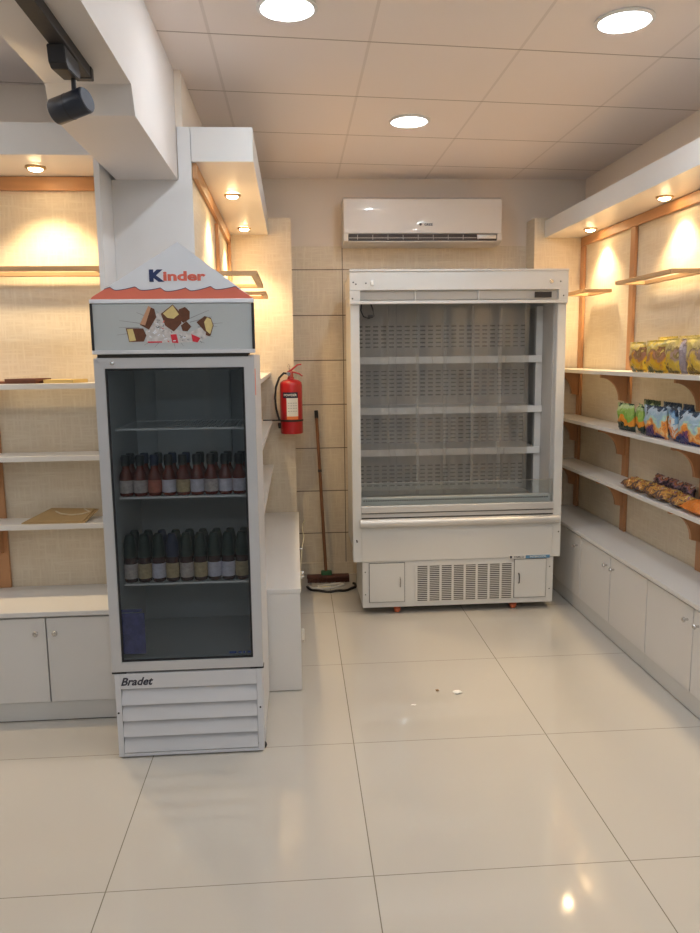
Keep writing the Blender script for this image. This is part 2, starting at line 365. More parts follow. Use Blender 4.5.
def text_mb(s, size, mtx, ext=0.0006, bold=0.0, shear=0.0, sx=1.0, align='CENTER'):
    cu = bpy.data.curves.new('txt', 'FONT'); cu.body = s; cu.size = size; cu.extrude = ext; cu.offset = bold; cu.shear = shear
    cu.align_x = align; cu.align_y = 'CENTER'; cu.resolution_u = 3
    ob = bpy.data.objects.new('txt', cu); C.objects.link(ob)
    bpy.context.view_layer.update()
    dg = bpy.context.evaluated_depsgraph_get(); me = bpy.data.meshes.new_from_object(ob.evaluated_get(dg))
    bpy.data.objects.remove(ob); bpy.data.curves.remove(cu)
    mb = MB(); mb.bm.from_mesh(me); bpy.data.meshes.remove(me)
    mb.bm.transform(mtx @ Matrix.Diagonal((sx, 1, 1, 1)))
    return mb
FACE = Matrix.Rotation(PI / 2, 4, 'X')      # text in the XZ plane, read from -y

# ------------------------------------------------------------------ dimensions
ZC = 2.75; YB = 5.33; YP = 5.15; XR = 2.03; XL = -3.0; YF = -2.6
# ------------------------------------------------------------------ setting
struct('floor', MB().box(XL - .1, XR + .1, YF - .1, YB + .1, -.1, 0), M['floor'])
struct('ceiling', MB().box(XL - .1, XR + .1, YF - .1, YB + .1, ZC, ZC + .1), M['ceiling'])
struct('wall_back', MB().box(-.42, XR + .1, YB, YB + .12, 0, 2.303), M['paper_tile'])
struct('wall_back_upper', MB().box(-.42, XR + .1, YB + .012, YB + .12, 2.303, ZC), M['wall_paint'])
struct('wall_corner_left', MB().box(-.42, -.008, YP, YB, 0, 2.46), M['paper'])
struct('wall_corner_right', MB().box(1.622, 1.96, YP, YB, 0, 2.46), M['paper'])
struct('wall_right', MB().box(XR, XR + .12, YF, YB, 0, ZC), M['wall_paint'])
struct('wall_right_panelling', MB().box(1.96, XR, YF, YB, 0, 2.41), M['paper'])
struct('wall_left', MB().box(-.70, -.45, 3.40, YB + .1, 2.525, ZC), M['wall_paint'])
struct('wall_left_panelling', MB().box(-.48, -.42, 3.42, YB, 0, 2.522), M['paper'])
struct('wall_partition', MB().box(-.755, -.42, 3.40, 3.42, 0, 2.31).box(-.475, -.42, 3.40, 3.42, 2.31, 2.525).box(-.755, -.735, 3.42, 3.58, 0, 2.31), M['white_paint'])
struct('wall_left_front', MB().box(XL, -.70, 3.58, 3.7, 0, 2.42), M['paper'])
struct('wall_left_front_upper', MB().box(XL, -.70, 3.60, 3.7, 2.42, ZC), M['wall_paint'])
struct('wall_far_left', MB().box(XL - .12, XL, YF, 3.7, 0, ZC), M['white_paint'])
# shop front behind the photographer: wall with a wide glazed opening
struct('wall_front', MB().box(XL, -2.1, YF - .12, YF, 0, ZC).box(1.3, XR, YF - .12, YF, 0, ZC).box(-2.1, 1.3, YF - .12, YF, 2.35, ZC).box(-2.1, 1.3, YF - .12, YF, 0, .35), M['white_paint'])
w1 = MB(); w1.box(-2.1, 1.3, YF - .09, YF - .03, .35, .41).box(-2.1, 1.3, YF - .09, YF - .03, 2.29, 2.35)
for xx in (-2.1, -1.0, .14, 1.24): w1.box(xx, xx + .06, YF - .09, YF - .03, .41, 2.29)
wf = struct('window_1', w1, M['satin'])
part('pane', MB().box(-2.04, 1.24, YF - .064, YF - .058, .41, 2.29), M['clear'], wf, sm=False)
# beam running towards the camera, stepping down near the partition
struct('ceiling_beam', MB().prism([(YF, ZC), (YF, 2.39), (2.49, 2.39), (2.53, 2.31), (3.40, 2.31), (3.40, ZC)], -.735, -.478, 'x'), M['beam_paint'])
# soffits with their lamps
def soffit(name, x0, x1, y0, y1, z0, z1):
    return struct(name, MB().box(x0, x1, y0, y1, z0, z1), M['laminate'])
soffit('ceiling_soffit_right', 1.69, 1.958, YF, YP - .002, 2.33, 2.44)
struct('ceiling_soffit_middle', MB().prism([(3.40, 2.386), (YP - .002, 2.352), (YP - .002, 2.497), (3.40, 2.525)], -.418, -.158, 'x'), M['laminate'])
soffit('ceiling_soffit_left', XL, -.757, 3.2, 3.578, 2.36, 2.48)
struct('trim_1', MB().box(1.94, 1.958, YF, YP - .002, 2.272, 2.328, .003), M['wood_h'])
struct('trim_2', MB().prism([(3.42, 2.322), (YP - .002, 2.288), (YP - .002, 2.3505), (3.42, 2.384)], -.418, -.40, 'x'), M['wood_h'])
struct('trim_3', MB().box(XL, -.80, 3.56, 3.578, 2.30, 2.358, .003), M['wood_h'])
struct('baseboard_back', MB().box(-.006, 1.620, YB - .012, YB - .001, 0, .085), M['paper'])

# ------------------------------------------------------------------ lamps
def ceiling_lamp(x, y, label):
    t = thing('ceiling_downlight', label, 'ceiling light', (x, y, ZC), 'white downlights in the tiled ceiling')
    part('trim_ring', MB().lathe([(.090, ZC - .001), (.104, ZC - .002), (.106, ZC - .008), (.092, ZC - .012), (.088, ZC - .006)], (x, y, 0), 32), M['plastic_white'], t)
    part('reflector', MB().lathe([(0, ZC - .008), (.087, ZC - .006), (.087, ZC - .002), (0, ZC - .001)], (x, y, 0), 32), M['lamp_soft'], t, label='glowing white reflector')
    part('lamp', MB().lathe([(0, ZC - .018), (.026, ZC - .016), (.030, ZC - .009), (0, ZC - .0085)], (x, y, 0), 24), M['lamp_w'], t, label='intense white lamp core')
    return t
for x, y, lb in [(0.0, 2.80, 'bright round white ceiling downlight nearest the beam, at the top edge'),
                 (1.21, 2.85, 'bright round white ceiling downlight at upper right, above the snack shelves side'),
                 (0.61, 4.05, 'bright round white ceiling downlight farthest back, in front of the air conditioner'),
                 (0.60, 1.60, 'added unseen fill downlight overhead near the photographer'),  # from here on: downlights out of view, added to raise the ambient light
                 (0.0, 0.40, 'added unseen fill downlight behind the photographer, beside the beam'),
                 (1.20, 0.40, 'added unseen fill downlight behind the photographer, near the right wall'),
                 (0.60, -1.2, 'added unseen fill downlight nearest the shop window'),
                 (-1.8, 1.5, 'added unseen fill downlight left of the beam'),
                 (-1.9, -.8, 'added unseen fill downlight left of the beam near the shop window'),
                 (1.35, -1.2, 'added unseen fill downlight behind the photographer, in the front right corner'),
                 (1.35, 1.60, 'added unseen fill downlight overhead beside the right shelves'),
                 (-.1, -1.2, 'added unseen fill downlight behind the photographer, right of the beam'),
                 (-1.9, 2.7, 'added unseen fill downlight left of the beam, nearest the left shelves')]:  # unseen, added to brighten the area left of the beam
    ceiling_lamp(x, y, lb)

def cabinet_lamp(x, y, z, label, grp, e=4.4):
    t = thing('shelf_downlight', label, 'spotlight', (x, y, z), grp)
    part('trim_ring', MB().lathe([(.030, z - .001), (.042, z - .001), (.043, z - .007), (.034, z - .012), (.029, z - .010)], (x, y, 0), 24), M['brass'], t)
    part('lamp', MB().lathe([(0, z - .020), (.016, z - .019), (.026, z - .015), (.0285, z - .010), (.0285, z - .001), (0, z - .0005)], (x, y, 0), 24), M['lamp_y'], t, label='glowing warm lamp face')
    ld = bpy.data.lights.new('warm_spot', 'SPOT'); ld.energy = e * 4; ld.color = (1.0, .73, .40); ld.spot_size = math.radians(112); ld.spot_blend = .75; ld.shadow_soft_size = .03
    lo = bpy.data.objects.new('warm_spot', ld); C.objects.link(lo); lo.parent = t; lo.location = (0, 0, -.034)
    return t
G = 'warm downlights under the soffits'
cabinet_lamp(1.852, 3.80, 2.33, 'warm round downlight under the right soffit, nearer the camera', G)
cabinet_lamp(1.852, 4.76, 2.33, 'warm round downlight under the right soffit, in the far corner', G)
cabinet_lamp(1.852, 2.84, 2.33, 'warm round downlight under the right soffit just outside the picture', G)
cabinet_lamp(1.852, 1.90, 2.33, 'warm round downlight under the right soffit beside the photographer', G)
cabinet_lamp(-.295, 4.0, 2.3725, 'warm downlight under the soffit behind the red and white sign, nearer one', G)
cabinet_lamp(-.295, 4.90, 2.3565, 'warm downlight under the soffit behind the sign, farther one', G)
cabinet_lamp(-1.06, 3.39, 2.36, 'warm round downlight above the empty left shelves', G)
cabinet_lamp(-2.0, 3.39, 2.36, 'warm round downlight above the left shelves, outside the picture', G)

# ------------------------------------------------------------------ cabinets
def knob_mb(p, ax):
    p = Vector(p)
    mt = Matrix.Rotation(PI / 2, 4, 'X') if ax == 'y' else Matrix.Rotation(-PI / 2, 4, 'Y')
    return MB().lathe([(0, -.002), (.006, -.002), (.005, .012), (.011, .016), (.0125, .021), (.009, .026), (0, .027)], p, 16, mt)

def base_cabinet(label, a0, a1, facing, splits, knobs, grp, front, back, z1=.478, kick=.088):
    """facing 'x-' (right wall), 'y-' (left wall), 'x+' (middle); a along the wall"""
    def bx(mb, f, b, c0, c1, z0, z1, bev=0):
        if facing == 'y-': mb.box(c0, c1, f, b, z0, z1, bev)
        else: mb.box(f, b, c0, c1, z0, z1, bev)
        return mb
    s = 1 if facing in ('x-', 'y-') else -1
    base = ((a0 + a1) / 2, front, 0) if facing == 'y-' else (front, (a0 + a1) / 2, 0)
    t = thing('base_cabinet', label, 'cabinet', base, grp)
    part('carcass', bx(MB(), front + s * .019, back, a0 + .001, a1 - .001, kick, z1), M['laminate'], t, sm=False)
    part('plinth', bx(MB(), front + s * .004, front + s * .03, a0 + .001, a1 - .001, .006, kick), M['laminate_dark'], t, sm=False)
    part('shadow_gap', bx(MB(), front + s * .012, front + s * .02, a0 + .001, a1 - .001, 0.0, .006), M['gap'], t, sm=False)
    for (c0, c1), kn in zip(splits, knobs):
        d = part('door', bx(MB(), front, front + s * .017, c0 + .003, c1 - .003, kick + .002, z1 - .010, .0015), M['laminate'], t, sm=False)
        p = (kn, front, .405) if facing == 'y-' else (front, kn, .405)
        k = knob_mb(p, 'y' if facing == 'y-' else 'x') if facing != 'x+' else MB().lathe([(0, 0), (.006, 0), (.011, .016), (.009, .026), (0, .027)], p, 16, Matrix.Rotation(PI / 2, 4, 'Y'))
        part('knob', k, M['chrome'], d, label='small chrome knob')
    return t
GR = 'white base cabinets along the right wall'
base_cabinet('narrow white base cabinet in the far right corner beside the chiller', 4.33, YP - .002, 'x-', [(4.33, 4.77)], [4.385], GR, 1.69, 1.958)
base_cabinet('white two-door base cabinet on the right wall, second from the far corner', 3.46, 4.33, 'x-', [(3.46, 3.895), (3.895, 4.33)], [3.85, 3.94], GR, 1.69, 1.958)
base_cabinet('white two-door base cabinet at the right edge of the photo', 2.59, 3.46, 'x-', [(2.59, 3.025), (3.025, 3.46)], [2.98, 3.07], GR, 1.69, 1.958)
base_cabinet('white two-door base cabinet on the right wall beside the photographer', 1.72, 2.59, 'x-', [(1.72, 2.155), (2.155, 2.59)], [2.11, 2.20], GR, 1.69, 1.958)
GL = 'white base cabinets under the left shelves'
base_cabinet('white two-door base cabinet left of the glass-door fridge', -1.395, -.779, 'y-', [(-1.395, -1.09), (-1.09, -.785)], [-1.13, -1.05], GL, 3.2, 3.578)
base_cabinet('white two-door base cabinet at the far left, outside the photo', -2.01, -1.395, 'y-', [(-2.01, -1.70), (-1.70, -1.395)], [-1.74, -1.66], GL, 3.2, 3.578)
t = base_cabinet('long low white cabinet behind the glass-door fridge with a peeling edge', 3.412, YP - .002, 'x+', [(3.42, 3.94), (3.94, 4.46), (4.46, 5.14)], [3.90, 3.98, 4.50], None, -.004, -.418)
e1 = MB().box(-.416, .0, 3.400, 3.411, 0.004, .478, .001)
part('end_panel', e1, M['laminate'], t, sm=False)
# peeling cream edge band that curls out of the right-hand side
pts = []
pe = MB()
def ribbon(mb, P, w, th=.0012):
    P = [Vector(p) for p in P]; rows = []
    for i, p in enumerate(P):
        rows.append([mb.bm.verts.new(p + Vector((0, 0, -w / 2))), mb.bm.verts.new(p + Vector((0, 0, w / 2))), mb.bm.verts.new(p + Vector((th, th, w / 2))), mb.bm.verts.new(p + Vector((th, th, -w / 2)))])
    for i in range(len(P) - 1):
        for k in range(4): mb.bm.faces.new((rows[i][k], rows[i][(k + 1) % 4], rows[i + 1][(k + 1) % 4], rows[i + 1][k]))
    mb.bm.faces.new(rows[0]); mb.bm.faces.new(rows[-1][::-1])
ribbon(pe, [(.004, 3.42, .49), (.006, 3.8, .49), (.016, 4.2, .488), (.030, 4.45, .487), (.022, 4.62, .490), (.026, 4.72, .505), (.040, 4.78, .52)], .018)
part('edge_band', pe, M['cream_band'], t, label='cream edge band peeling off the worktop edge')
pk = MB(); ribbon(pk, [(.003, 3.47, .25), (.012, 3.50, .24), (.016, 3.53, .22), (.004, 3.56, .21)], .06)
part('loose_panel_edge', pk, M['laminate_dark'], t, label='loose corner of the peeling side panel')
# worktops
def top_thing(name, label, cat, mb, m, grp=None):
    return tag(part(name, mb, m, None, sm=False), label, cat, grp)
top_thing('worktop', 'long white worktop over the right wall cabinets', 'worktop', MB().box(1.678, 1.958, 1.72, YP - .002, .4785, .50, .002), M['laminate'])
top_thing('worktop', 'white worktop of the left cabinets, under the lowest empty shelf', 'worktop', MB().box(-2.01, -.779, 3.188, 3.578, .4785, .50, .002), M['laminate'])
top_thing('worktop', 'white worktop of the low cabinet behind the glass-door fridge', 'worktop', MB().box(-.416, .003, 3.398, YP - .002, .4785, .50, .002), M['laminate'])
# end panel of the left unit
struct('trim_4', MB().box(-.778, -.756, 3.2, 3.578, 0, 2.359), M['white_paint'])

# shelves
for z, w in ((1.46, 'top'), (1.142, 'middle'), (.835, 'lowest')):
    top_thing('wall_shelf', 'long white wall shelf on the right wall, the %s one' % w, 'shelf', MB().box(1.752, 1.938, 1.72, YP - .002, z - .022, z, .0015), M['shelf'], 'long shelves on the right wall')
    top_thing('wall_shelf', 'white wall shelf at the left of the fridge, the %s one' % w, 'shelf', MB().box(-2.01, -.779, 3.40, 3.558, z - .024, z, .0015), M['shelf'], 'shelves on the left')
    top_thing('wall_shelf', 'white wall shelf beside the fire extinguisher, behind the fridge, the %s one' % w, 'shelf', MB().box(-.398, -.162, 3.45, YP - .002, z - .022, z, .0015), M['shelf'], 'shelves behind the fridge')

def bracket_pts(d, h):
    # outline of a curved bracket: (distance from wall, dz)
    P = [(0, 0), (d, 0), (d, -.018)]
    for k in range(1, 9):
        a = PI / 2 * k / 9
        P.append((d - (d - .045) * math.sin(a), -.018 - (h - .018) * (1 - math.cos(a))))
    P += [(.045, -h), (0, -h - .01)]
    return P
def upright(label, pos, side, grp, zt=2.27):
    if side == 'R':
        t = thing('shelf_upright', label, 'wooden post', (1.948, pos, .501), grp)
        part('post', MB().box(1.9395, 1.958, pos - .03, pos + .03, .501, zt, .002), M['wood'], t, sm=False)
        for z in (1.46, 1.142, .835):
            part('bracket', MB().prism([(1.939 - a, z - .0235 + b) for a, b in bracket_pts(.16, .15)], pos - .011, pos + .011, 'y'), M['wood'], t, sm=False)
    elif side == 'M':
        t = thing('shelf_upright', label, 'wooden post', (-.408, pos, .501), grp)
        part('post', MB().box(-.418, -.3995, pos - .03, pos + .03, .501, zt + .015, .002), M['wood'], t, sm=False)
        for z in (1.46, 1.142, .835):
            part('bracket', MB().prism([(-.399 + a, z - .0235 + b) for a, b in bracket_pts(.16, .15)], pos - .011, pos + .011, 'y'), M['wood'], t, sm=False)
    else:
        t = thing('shelf_upright', label, 'wooden post', (pos, 3.57, .501), grp)
        part('post', MB().box(pos - .03, pos + .03, 3.5595, 3.578, .501, zt + .025, .002), M['wood'], t, sm=False)
        for z in (1.46, 1.142, .835):
            part('bracket', MB().prism([(3.559 - a, z - .0255 + b) for a, b in bracket_pts(.12, .13)], pos - .011, pos + .011, 'x'), M['wood'], t, sm=False)
    return t
GU = 'wooden shelf posts on the right wall'
upright('brown wooden shelf post in the far right corner', 5.115, 'R', GU)
upright('brown wooden shelf post left of the snack bags on the right wall', 4.34, 'R', GU)
upright('brown wooden shelf post behind the snack bags at the right edge', 3.46, 'R', GU)
upright('brown wooden shelf post on the right wall beside the photographer', 2.58, 'R', GU)
upright('wooden post behind the fridge, farther one in the corner', 5.115, 'M', 'wooden posts behind the fridge')
upright('wooden post behind the fridge, nearer one', 4.34, 'M', 'wooden posts behind the fridge')
upright('brown wooden post at the left edge of the empty shelves', -1.388, 'L', None)

# floating frame shelves
def frame_shelf(label, x0, x1, y0, y1, z, chx, grp):
    """wooden ring with a glass inlay; chx = side of the wall"""
    t = thing('frame_shelf', label, 'frame shelf', ((x0 + x1) / 2, (y0 + y1) / 2, z - .02), grp)
    w = .03
    mb = MB().box(x0, x1, y0, y0 + w, z - .02, z, .002).box(x0, x1, y1 - w, y1, z - .02, z, .002)
    mb.box(x0, x0 + w, y0 + w, y1 - w, z - .02, z, .002).box(x1 - w, x1, y0 + w, y1 - w, z - .02, z, .002)
    part('frame', mb, M['frame_wood'], t, sm=False)
    return t
GF = 'floating wooden frame shelves'
frame_shelf('floating wooden frame shelf above the gold snack bags, open in the middle', 1.755, 1.938, 3.50, 4.13, 1.948, 1, GF)
frame_shelf('floating wooden frame shelf in the far right corner above the chiller side', 1.755, 1.938, 4.60, 4.93, 1.948, 1, GF)
frame_shelf('floating wooden frame shelf behind the red and white sign, nearer one', -.398, -.16, 3.52, 4.19, 1.948, -1, GF)
frame_shelf('floating wooden frame shelf behind the red and white sign, farther one', -.398, -.16, 4.62, 4.98, 1.948, -1, GF)
frame_shelf('floating wooden frame shelf over the empty left shelves', -1.55, -.80, 3.31, 3.558, 1.948, -1, GF)

# ------------------------------------------------------------------ glass-door fridge
FX0, FX1, FY, FD = -.731, -.153, 2.85, 3.38
fr = thing('display_fridge', 'tall white glass-door display fridge with a red and white pointed sign on top', 'fridge', (-.442, 3.1, 0))
th = .035
b = MB()
b.box(FX0, FX0 + th, FY + .035, FD, .06, 1.573).box(FX1 - th, FX1, FY + .035, FD, .06, 1.573)
b.box(FX0 + th, FX1 - th, FD - .03, FD, .06, 1.573).box(FX0 + th, FX1 - th, FY + .035, FD - .03, 1.54, 1.573)
part('body', b, M['fridge_white'], fr, sm=False)
li = MB(); q = .002
li.box(FX0 + th, FX1 - th, FD - .036, FD - .031, .40, 1.548).box(FX0 + th, FX0 + th + .004, FY + .04, FD - .036, .40, 1.537).box(FX1 - th - .004, FX1 - th, FY + .04, FD - .036, .40, 1.537)
li.box(FX0 + th, FX1 - th, FY + .04, FD - .036, .36, .40).box(FX0 + th + .004, FX1 - th - .004, FY + .04, FD - .036, 1.53, 1.538)
part('lining', li, M['fridge_in'], fr, sm=False)
# evaporator duct on the back
part('air_duct', MB().box(-.60, -.28, FD - .075, FD - .037, 1.0, 1.52, .006), M['fridge_in'], fr, sm=False)
# door: mitred frame
def mitre_frame(x0, x1, z0, z1, w, y0, y1, wb=None):
    wb = wb or w
    mb = MB()
    mb.prism([(x0, z0), (x1, z0), (x1 - w, z0 + wb), (x0 + w, z0 + wb)], y0, y1, 'y', .0012)
    mb.prism([(x0, z1), (x0 + w, z1 - w), (x1 - w, z1 - w), (x1, z1)], y0, y1, 'y', .0012)
    mb.prism([(x0, z0), (x0 + w, z0 + wb), (x0 + w, z1 - w), (x0, z1)], y0, y1, 'y', .0012)
    mb.prism([(x1, z0), (x1, z1), (x1 - w, z1 - w), (x1 - w, z0 + wb)], y0, y1, 'y', .0012)
    return mb
DZ0, DZ1 = .360, 1.566
dr = part('door', mitre_frame(FX0 - .002, FX1 + .002, DZ0, DZ1, .038, FY, FY + .033), M['fridge_alu'], fr, sm=False)
part('glass_pane', MB().box(FX0 + .034, FX1 - .034, FY + .012, FY + .018, DZ0 + .034, DZ1 - .034), M['glass'], dr, sm=False)
part('gasket', mitre_frame(FX0 + .036, FX1 - .036, DZ0 + .038, DZ1 - .038, .008, FY + .006, FY + .0115), M['black'], dr, sm=False)
part('door_lock', MB().lathe([(0, -.001), (.008, -.001), (.008, .004), (.004, .006), (0, .006)], (-.667, FY, DZ1 - .018), 16, Matrix.Rotation(PI / 2, 4, 'X')), M['chrome'], dr)
st = MB()
for k, w in enumerate((.018, .010, .012, .008, .012)): st.box(-.282 + k * .018, -.282 + k * .018 + w, FY + .0105, FY + .0118, .415, .423)
part('pane_sticker', st, M['navy'], dr, sm=False, label='small dark blue sticker at the lower right of the pane')
part('blue_sticker', MB().box(FX0 + .040, FX0 + .128, FY + .0185, FY + .0195, .425, .59).box(FX0 + .040, FX0 + .12, FY + .0185, FY + .0195, .594, .606), M['blue_box'], dr, sm=False, label='blue printed sticker at the lower left of the pane')
part('hinge', MB().box(FX0 - .006, FX0 + .05, FY + .006, FY + .05, DZ0 - .010, DZ0 - .003, .002), M['dark_metal'], fr)
part('hinge', MB().box(FX1 - .05, FX1 + .004, FY + .006, FY + .05, DZ0 - .010, DZ0 - .003, .002), M['dark_metal'], fr)
# kick grille with louvres
gz0, gz1 = .006, .350
g = MB()
g.box(FX0 + .004, FX0 + .026, FY + .004, FY + .05, gz0, gz1, .002).box(FX1 - .026, FX1 - .003, FY + .004, FY + .05, gz0, gz1, .002)
g.box(FX0 + .026, FX1 - .026, FY + .004, FY + .03, gz0, gz0 + .014, .002)
g.box(FX0 + .026, FX1 - .026, FY + .004, FY + .02, gz1 - .062, gz1, .002)
gr = part('kick_grille', g, M['fridge_white'], fr, sm=False)
n = 4; h = (gz1 - .064 - gz0 - .016) / n
for k in range(n):
    z = gz0 + .018 + k * h
    part('louvre', MB().prism([(FY + .002, z), (FY + .006, z + h * .45), (FY + .024, z + h * .92), (FY + .027, z + h * .92), (FY + .009, z + h * .40), (FY + .006, z)], FX0 + .027, FX1 - .027, 'x'), M['fridge_white'], gr, sm=True)
part('compressor_bay', MB().box(FX0 + .03, FX1 - .03, FY + .034, FY + .36, .05, .345), M['gap'], fr, sm=False)
for sx in (FX0 + .012, FX1 - .014): part('screw', MB().lathe([(0, 0), (.004, 0), (.003, .002), (0, .002)], (sx, FY + .004, .19), 10, Matrix.Rotation(PI / 2, 4, 'X')), M['dark_metal'], gr)
part('base_rail', MB().box(FX0, FX1, FY + .05, FD, .02, .06), M['fridge_white'], fr, sm=False)
lg = text_mb('Bradet', .044, Matrix.Translation((FX0 + .085, FY + .0035, .317)) @ FACE, .0006, .0012, .35, 1.0)
part('maker_logo', lg, M['ink'], gr, sm=False, label='dark slanted maker name')
for sx, sy in ((FX0 + .04, FY + .07), (FX1 - .02, FY + .05), (FX0 + .04, FD - .05), (FX1 - .04, FD - .05)):
    part('foot', MB().lathe([(0, 0), (.024, 0), (.026, .006), (.024, .012), (.008, .014), (.008, .022), (0, .022)], (sx, sy, 0), 18), M['rubber'], fr)
# header box and pointed sign
hx0, hx1 = -.736, -.146
hb = MB().box(hx0 + .004, hx1 - .014, FY + .03, FY + .26, 1.580, 1.763, .003)
part('header_box', hb, M['fridge_white'], fr, sm=False)
fp = MB().box(hx0 + .008, hx1 - .008, FY + .004, FY + .03, 1.594, 1.760, .002)
panel = part('light_panel', fp, M['sign_grey'], fr, sm=False, label='pale grey front panel printed with chocolates')
part('header_rail', MB().box(hx0, hx1, FY - .002, FY + .03, 1.762, 1.776, .002), M['sign_white'], fr, sm=False)
part('header_rail', MB().box(hx0, hx1, FY - .002, FY + .03, 1.580, 1.594, .002), M['fridge_white'], fr, sm=False)
for sx in (hx0, hx1 - .009):
    part('side_strip', MB().box(sx, sx + .009, FY - .001, FY + .028, 1.594, 1.762, .002), M['black'], fr, sm=False, label='black curved side strip')
part('header_gap', MB().box(FX0 + .01, FX1 - .02, FY + .012, FY + .12, 1.567, 1.5795), M['gap'], fr, sm=False)
ap = -.413; ys0, ys1 = FY + .004, FY + .010
zt0, zt1 = 1.776, 1.977
sg = part('pointed_sign', MB().prism([(hx0 + .002, zt0), (hx1 - .002, zt0), (hx1 - .012, zt0 + .010), (ap, zt1), (hx0 + .012, zt0 + .010)], ys0, ys1, 'y'), M['sign_white'], fr, sm=False, label='white triangular sign with a wavy red lower band')
def edge_x(z, side):
    k = (z - zt0 - .010) / (zt1 - zt0 - .010)
    return (hx0 + .012) * (1 - k) + ap * k if side < 0 else (hx1 - .012) * (1 - k) + ap * k
wave = []
nn = 96
for i in range(nn + 1):
    u = i / nn; x = hx0 + .052 + (hx1 - hx0 - .104) * u
    ph = (u * 5.4 + .45) % 1.0
    z = zt0 + .030 + .012 * (ph / .72 if ph < .72 else max(0, 1 - (ph - .72) / .22)) ** 1.6 + .003 * math.sin(u * 9)
    x = min(max(x, edge_x(z, -1) + .001), edge_x(z, 1) - .001)
    wave.append((x, z))
band = [(hx0 + .004, zt0 + .001), (hx1 - .004, zt0 + .001), (hx1 - .012, zt0 + .010)] + wave[::-1] + [(hx0 + .012, zt0 + .010)]
part('wavy_band', MB().prism(band, ys0 - .0010, ys0 - .0002, 'y'), M['salmon'], sg, sm=False, label='salmon red wavy band')
wl = MB()
for (xa, za), (xb, zb) in zip(wave[:-1], wave[1:]): wl.prism([(xa, za - .0008), (xb, zb - .0008), (xb, zb + .0016), (xa, za + .0016)], ys0 - .0018, ys0 - .0011, 'y')
part('wave_outline', wl, M['navy'], sg, sm=False, label='thin dark blue wave outline')
k1 = text_mb('K', .054, Matrix.Translation((-.497, ys0 - .0008, 1.857)) @ FACE, .0005, .0035, 0, 1.25)
part('letter_k', k1, M['navy'], sg, sm=False, label='dark blue capital letter')
k2 = text_mb('inder', .045, Matrix.Translation((-.470, ys0 - .0008, 1.8560)) @ FACE, .0005, .0018, 0, 1.58, 'LEFT')
part('lettering', k2, M['kred'], sg, sm=False, label='red lettering')
# printed chocolates on the panel : pieces as flat prints, (x,z) measured on the panel
def PX(u, v):   # u,v in the 700x280 crop of the panel -> x,z
    return (hx0 + .008 + (u / 4.667 + 100 - 93) / 163 * (hx1 - hx0 - .016), 1.594 + (1 - (v - 38) / 215) * .166)
def flat(name, P, m, lay, label=None):
    part(name, MB().prism([PX(*p) for p in P], FY + .0038 - .0005 * (lay + 1), FY + .0040 - .0005 * lay, 'y'), m, panel, sm=False, label=label)
lines = MB()
random.seed(3)
for a in range(20):
    an = 2 * PI * a / 20 + random.uniform(-.1, .1); r0 = random.uniform(.55, .8); r1 = r0 + random.uniform(.25, .6)
    cx, cy = 335, 150
    p0 = Vector((cx + 190 * r0 * math.cos(an), cy + 75 * r0 * math.sin(an))); p1 = Vector((cx + 210 * r1 * math.cos(an), cy + 78 * r1 * math.sin(an)))
    p0.y = min(max(p0.y, 44), 246); p1.y = min(max(p1.y, 44), 246)
    if (p1 - p0).length < 12: continue
    d = (p1 - p0).normalized(); nrm = Vector((-d.y, d.x)) * 1.8
    lines.prism([PX(*(p0 - nrm)), PX(*(p1 - nrm * .4)), PX(*(p1 + nrm * .4)), PX(*(p0 + nrm))], FY + .0036, FY + .0040, 'y')
part('burst_lines', lines, M['crack'], panel, sm=False, label='thin grey burst lines')
flat('wrapper_print', [(215, 165), (300, 100), (330, 150), (420, 175), (500, 140), (530, 180), (480, 215), (330, 222), (220, 218)], M['wrap'], 0)
flat('wrapper_print', [(255, 95), (300, 70), (330, 120), (300, 165), (258, 150)], M['wrap'], 1)
flat('chocolate_print', [(190, 135), (235, 50), (262, 62), (270, 100), (232, 158)], M['choc'], 2)
flat('filling_print', [(190, 132), (234, 48), (246, 55), (215, 138)], M['biscuit'], 3)
flat('chocolate_print', [(122, 150), (205, 152), (218, 185), (205, 213), (135, 215)], M['choc'], 2)
flat('filling_print', [(128, 155), (155, 154), (168, 208), (137, 212)], M['wafer'], 3)
flat('chocolate_print', [(378, 65), (408, 54), (430, 75), (428, 110), (398, 128), (375, 110)], M['choc'], 1)
flat('chocolate_print', [(292, 85), (350, 42), (385, 80), (388, 130), (350, 168), (310, 140)], M['choc'], 2)
flat('filling_print', [(302, 84), (350, 46), (378, 88), (352, 108), (322, 104)], M['wafer'], 3)
flat('chocolate_print', [(385, 140), (412, 120), (435, 145), (415, 168), (392, 165)], M['choc'], 2)
flat('chocolate_print', [(460, 125), (500, 97), (530, 105), (542, 140), (525, 190), (495, 165)], M['choc'], 2)
flat('filling_print', [(497, 125), (512, 103), (530, 112), (538, 140), (524, 182), (505, 165)], M['wafer'], 3)
flat('wrapper_red_print', [(333, 182), (362, 180), (370, 222), (340, 220)], M['wrap_red'], 2)
flat('wrapper_red_print', [(433, 180), (455, 190), (476, 200), (462, 220), (438, 215)], M['wrap_red'], 2)
flat('wrapper_red_print', [(222, 213), (292, 213), (292, 219), (224, 220)], M['wrap_red'], 2)
random.seed(11)
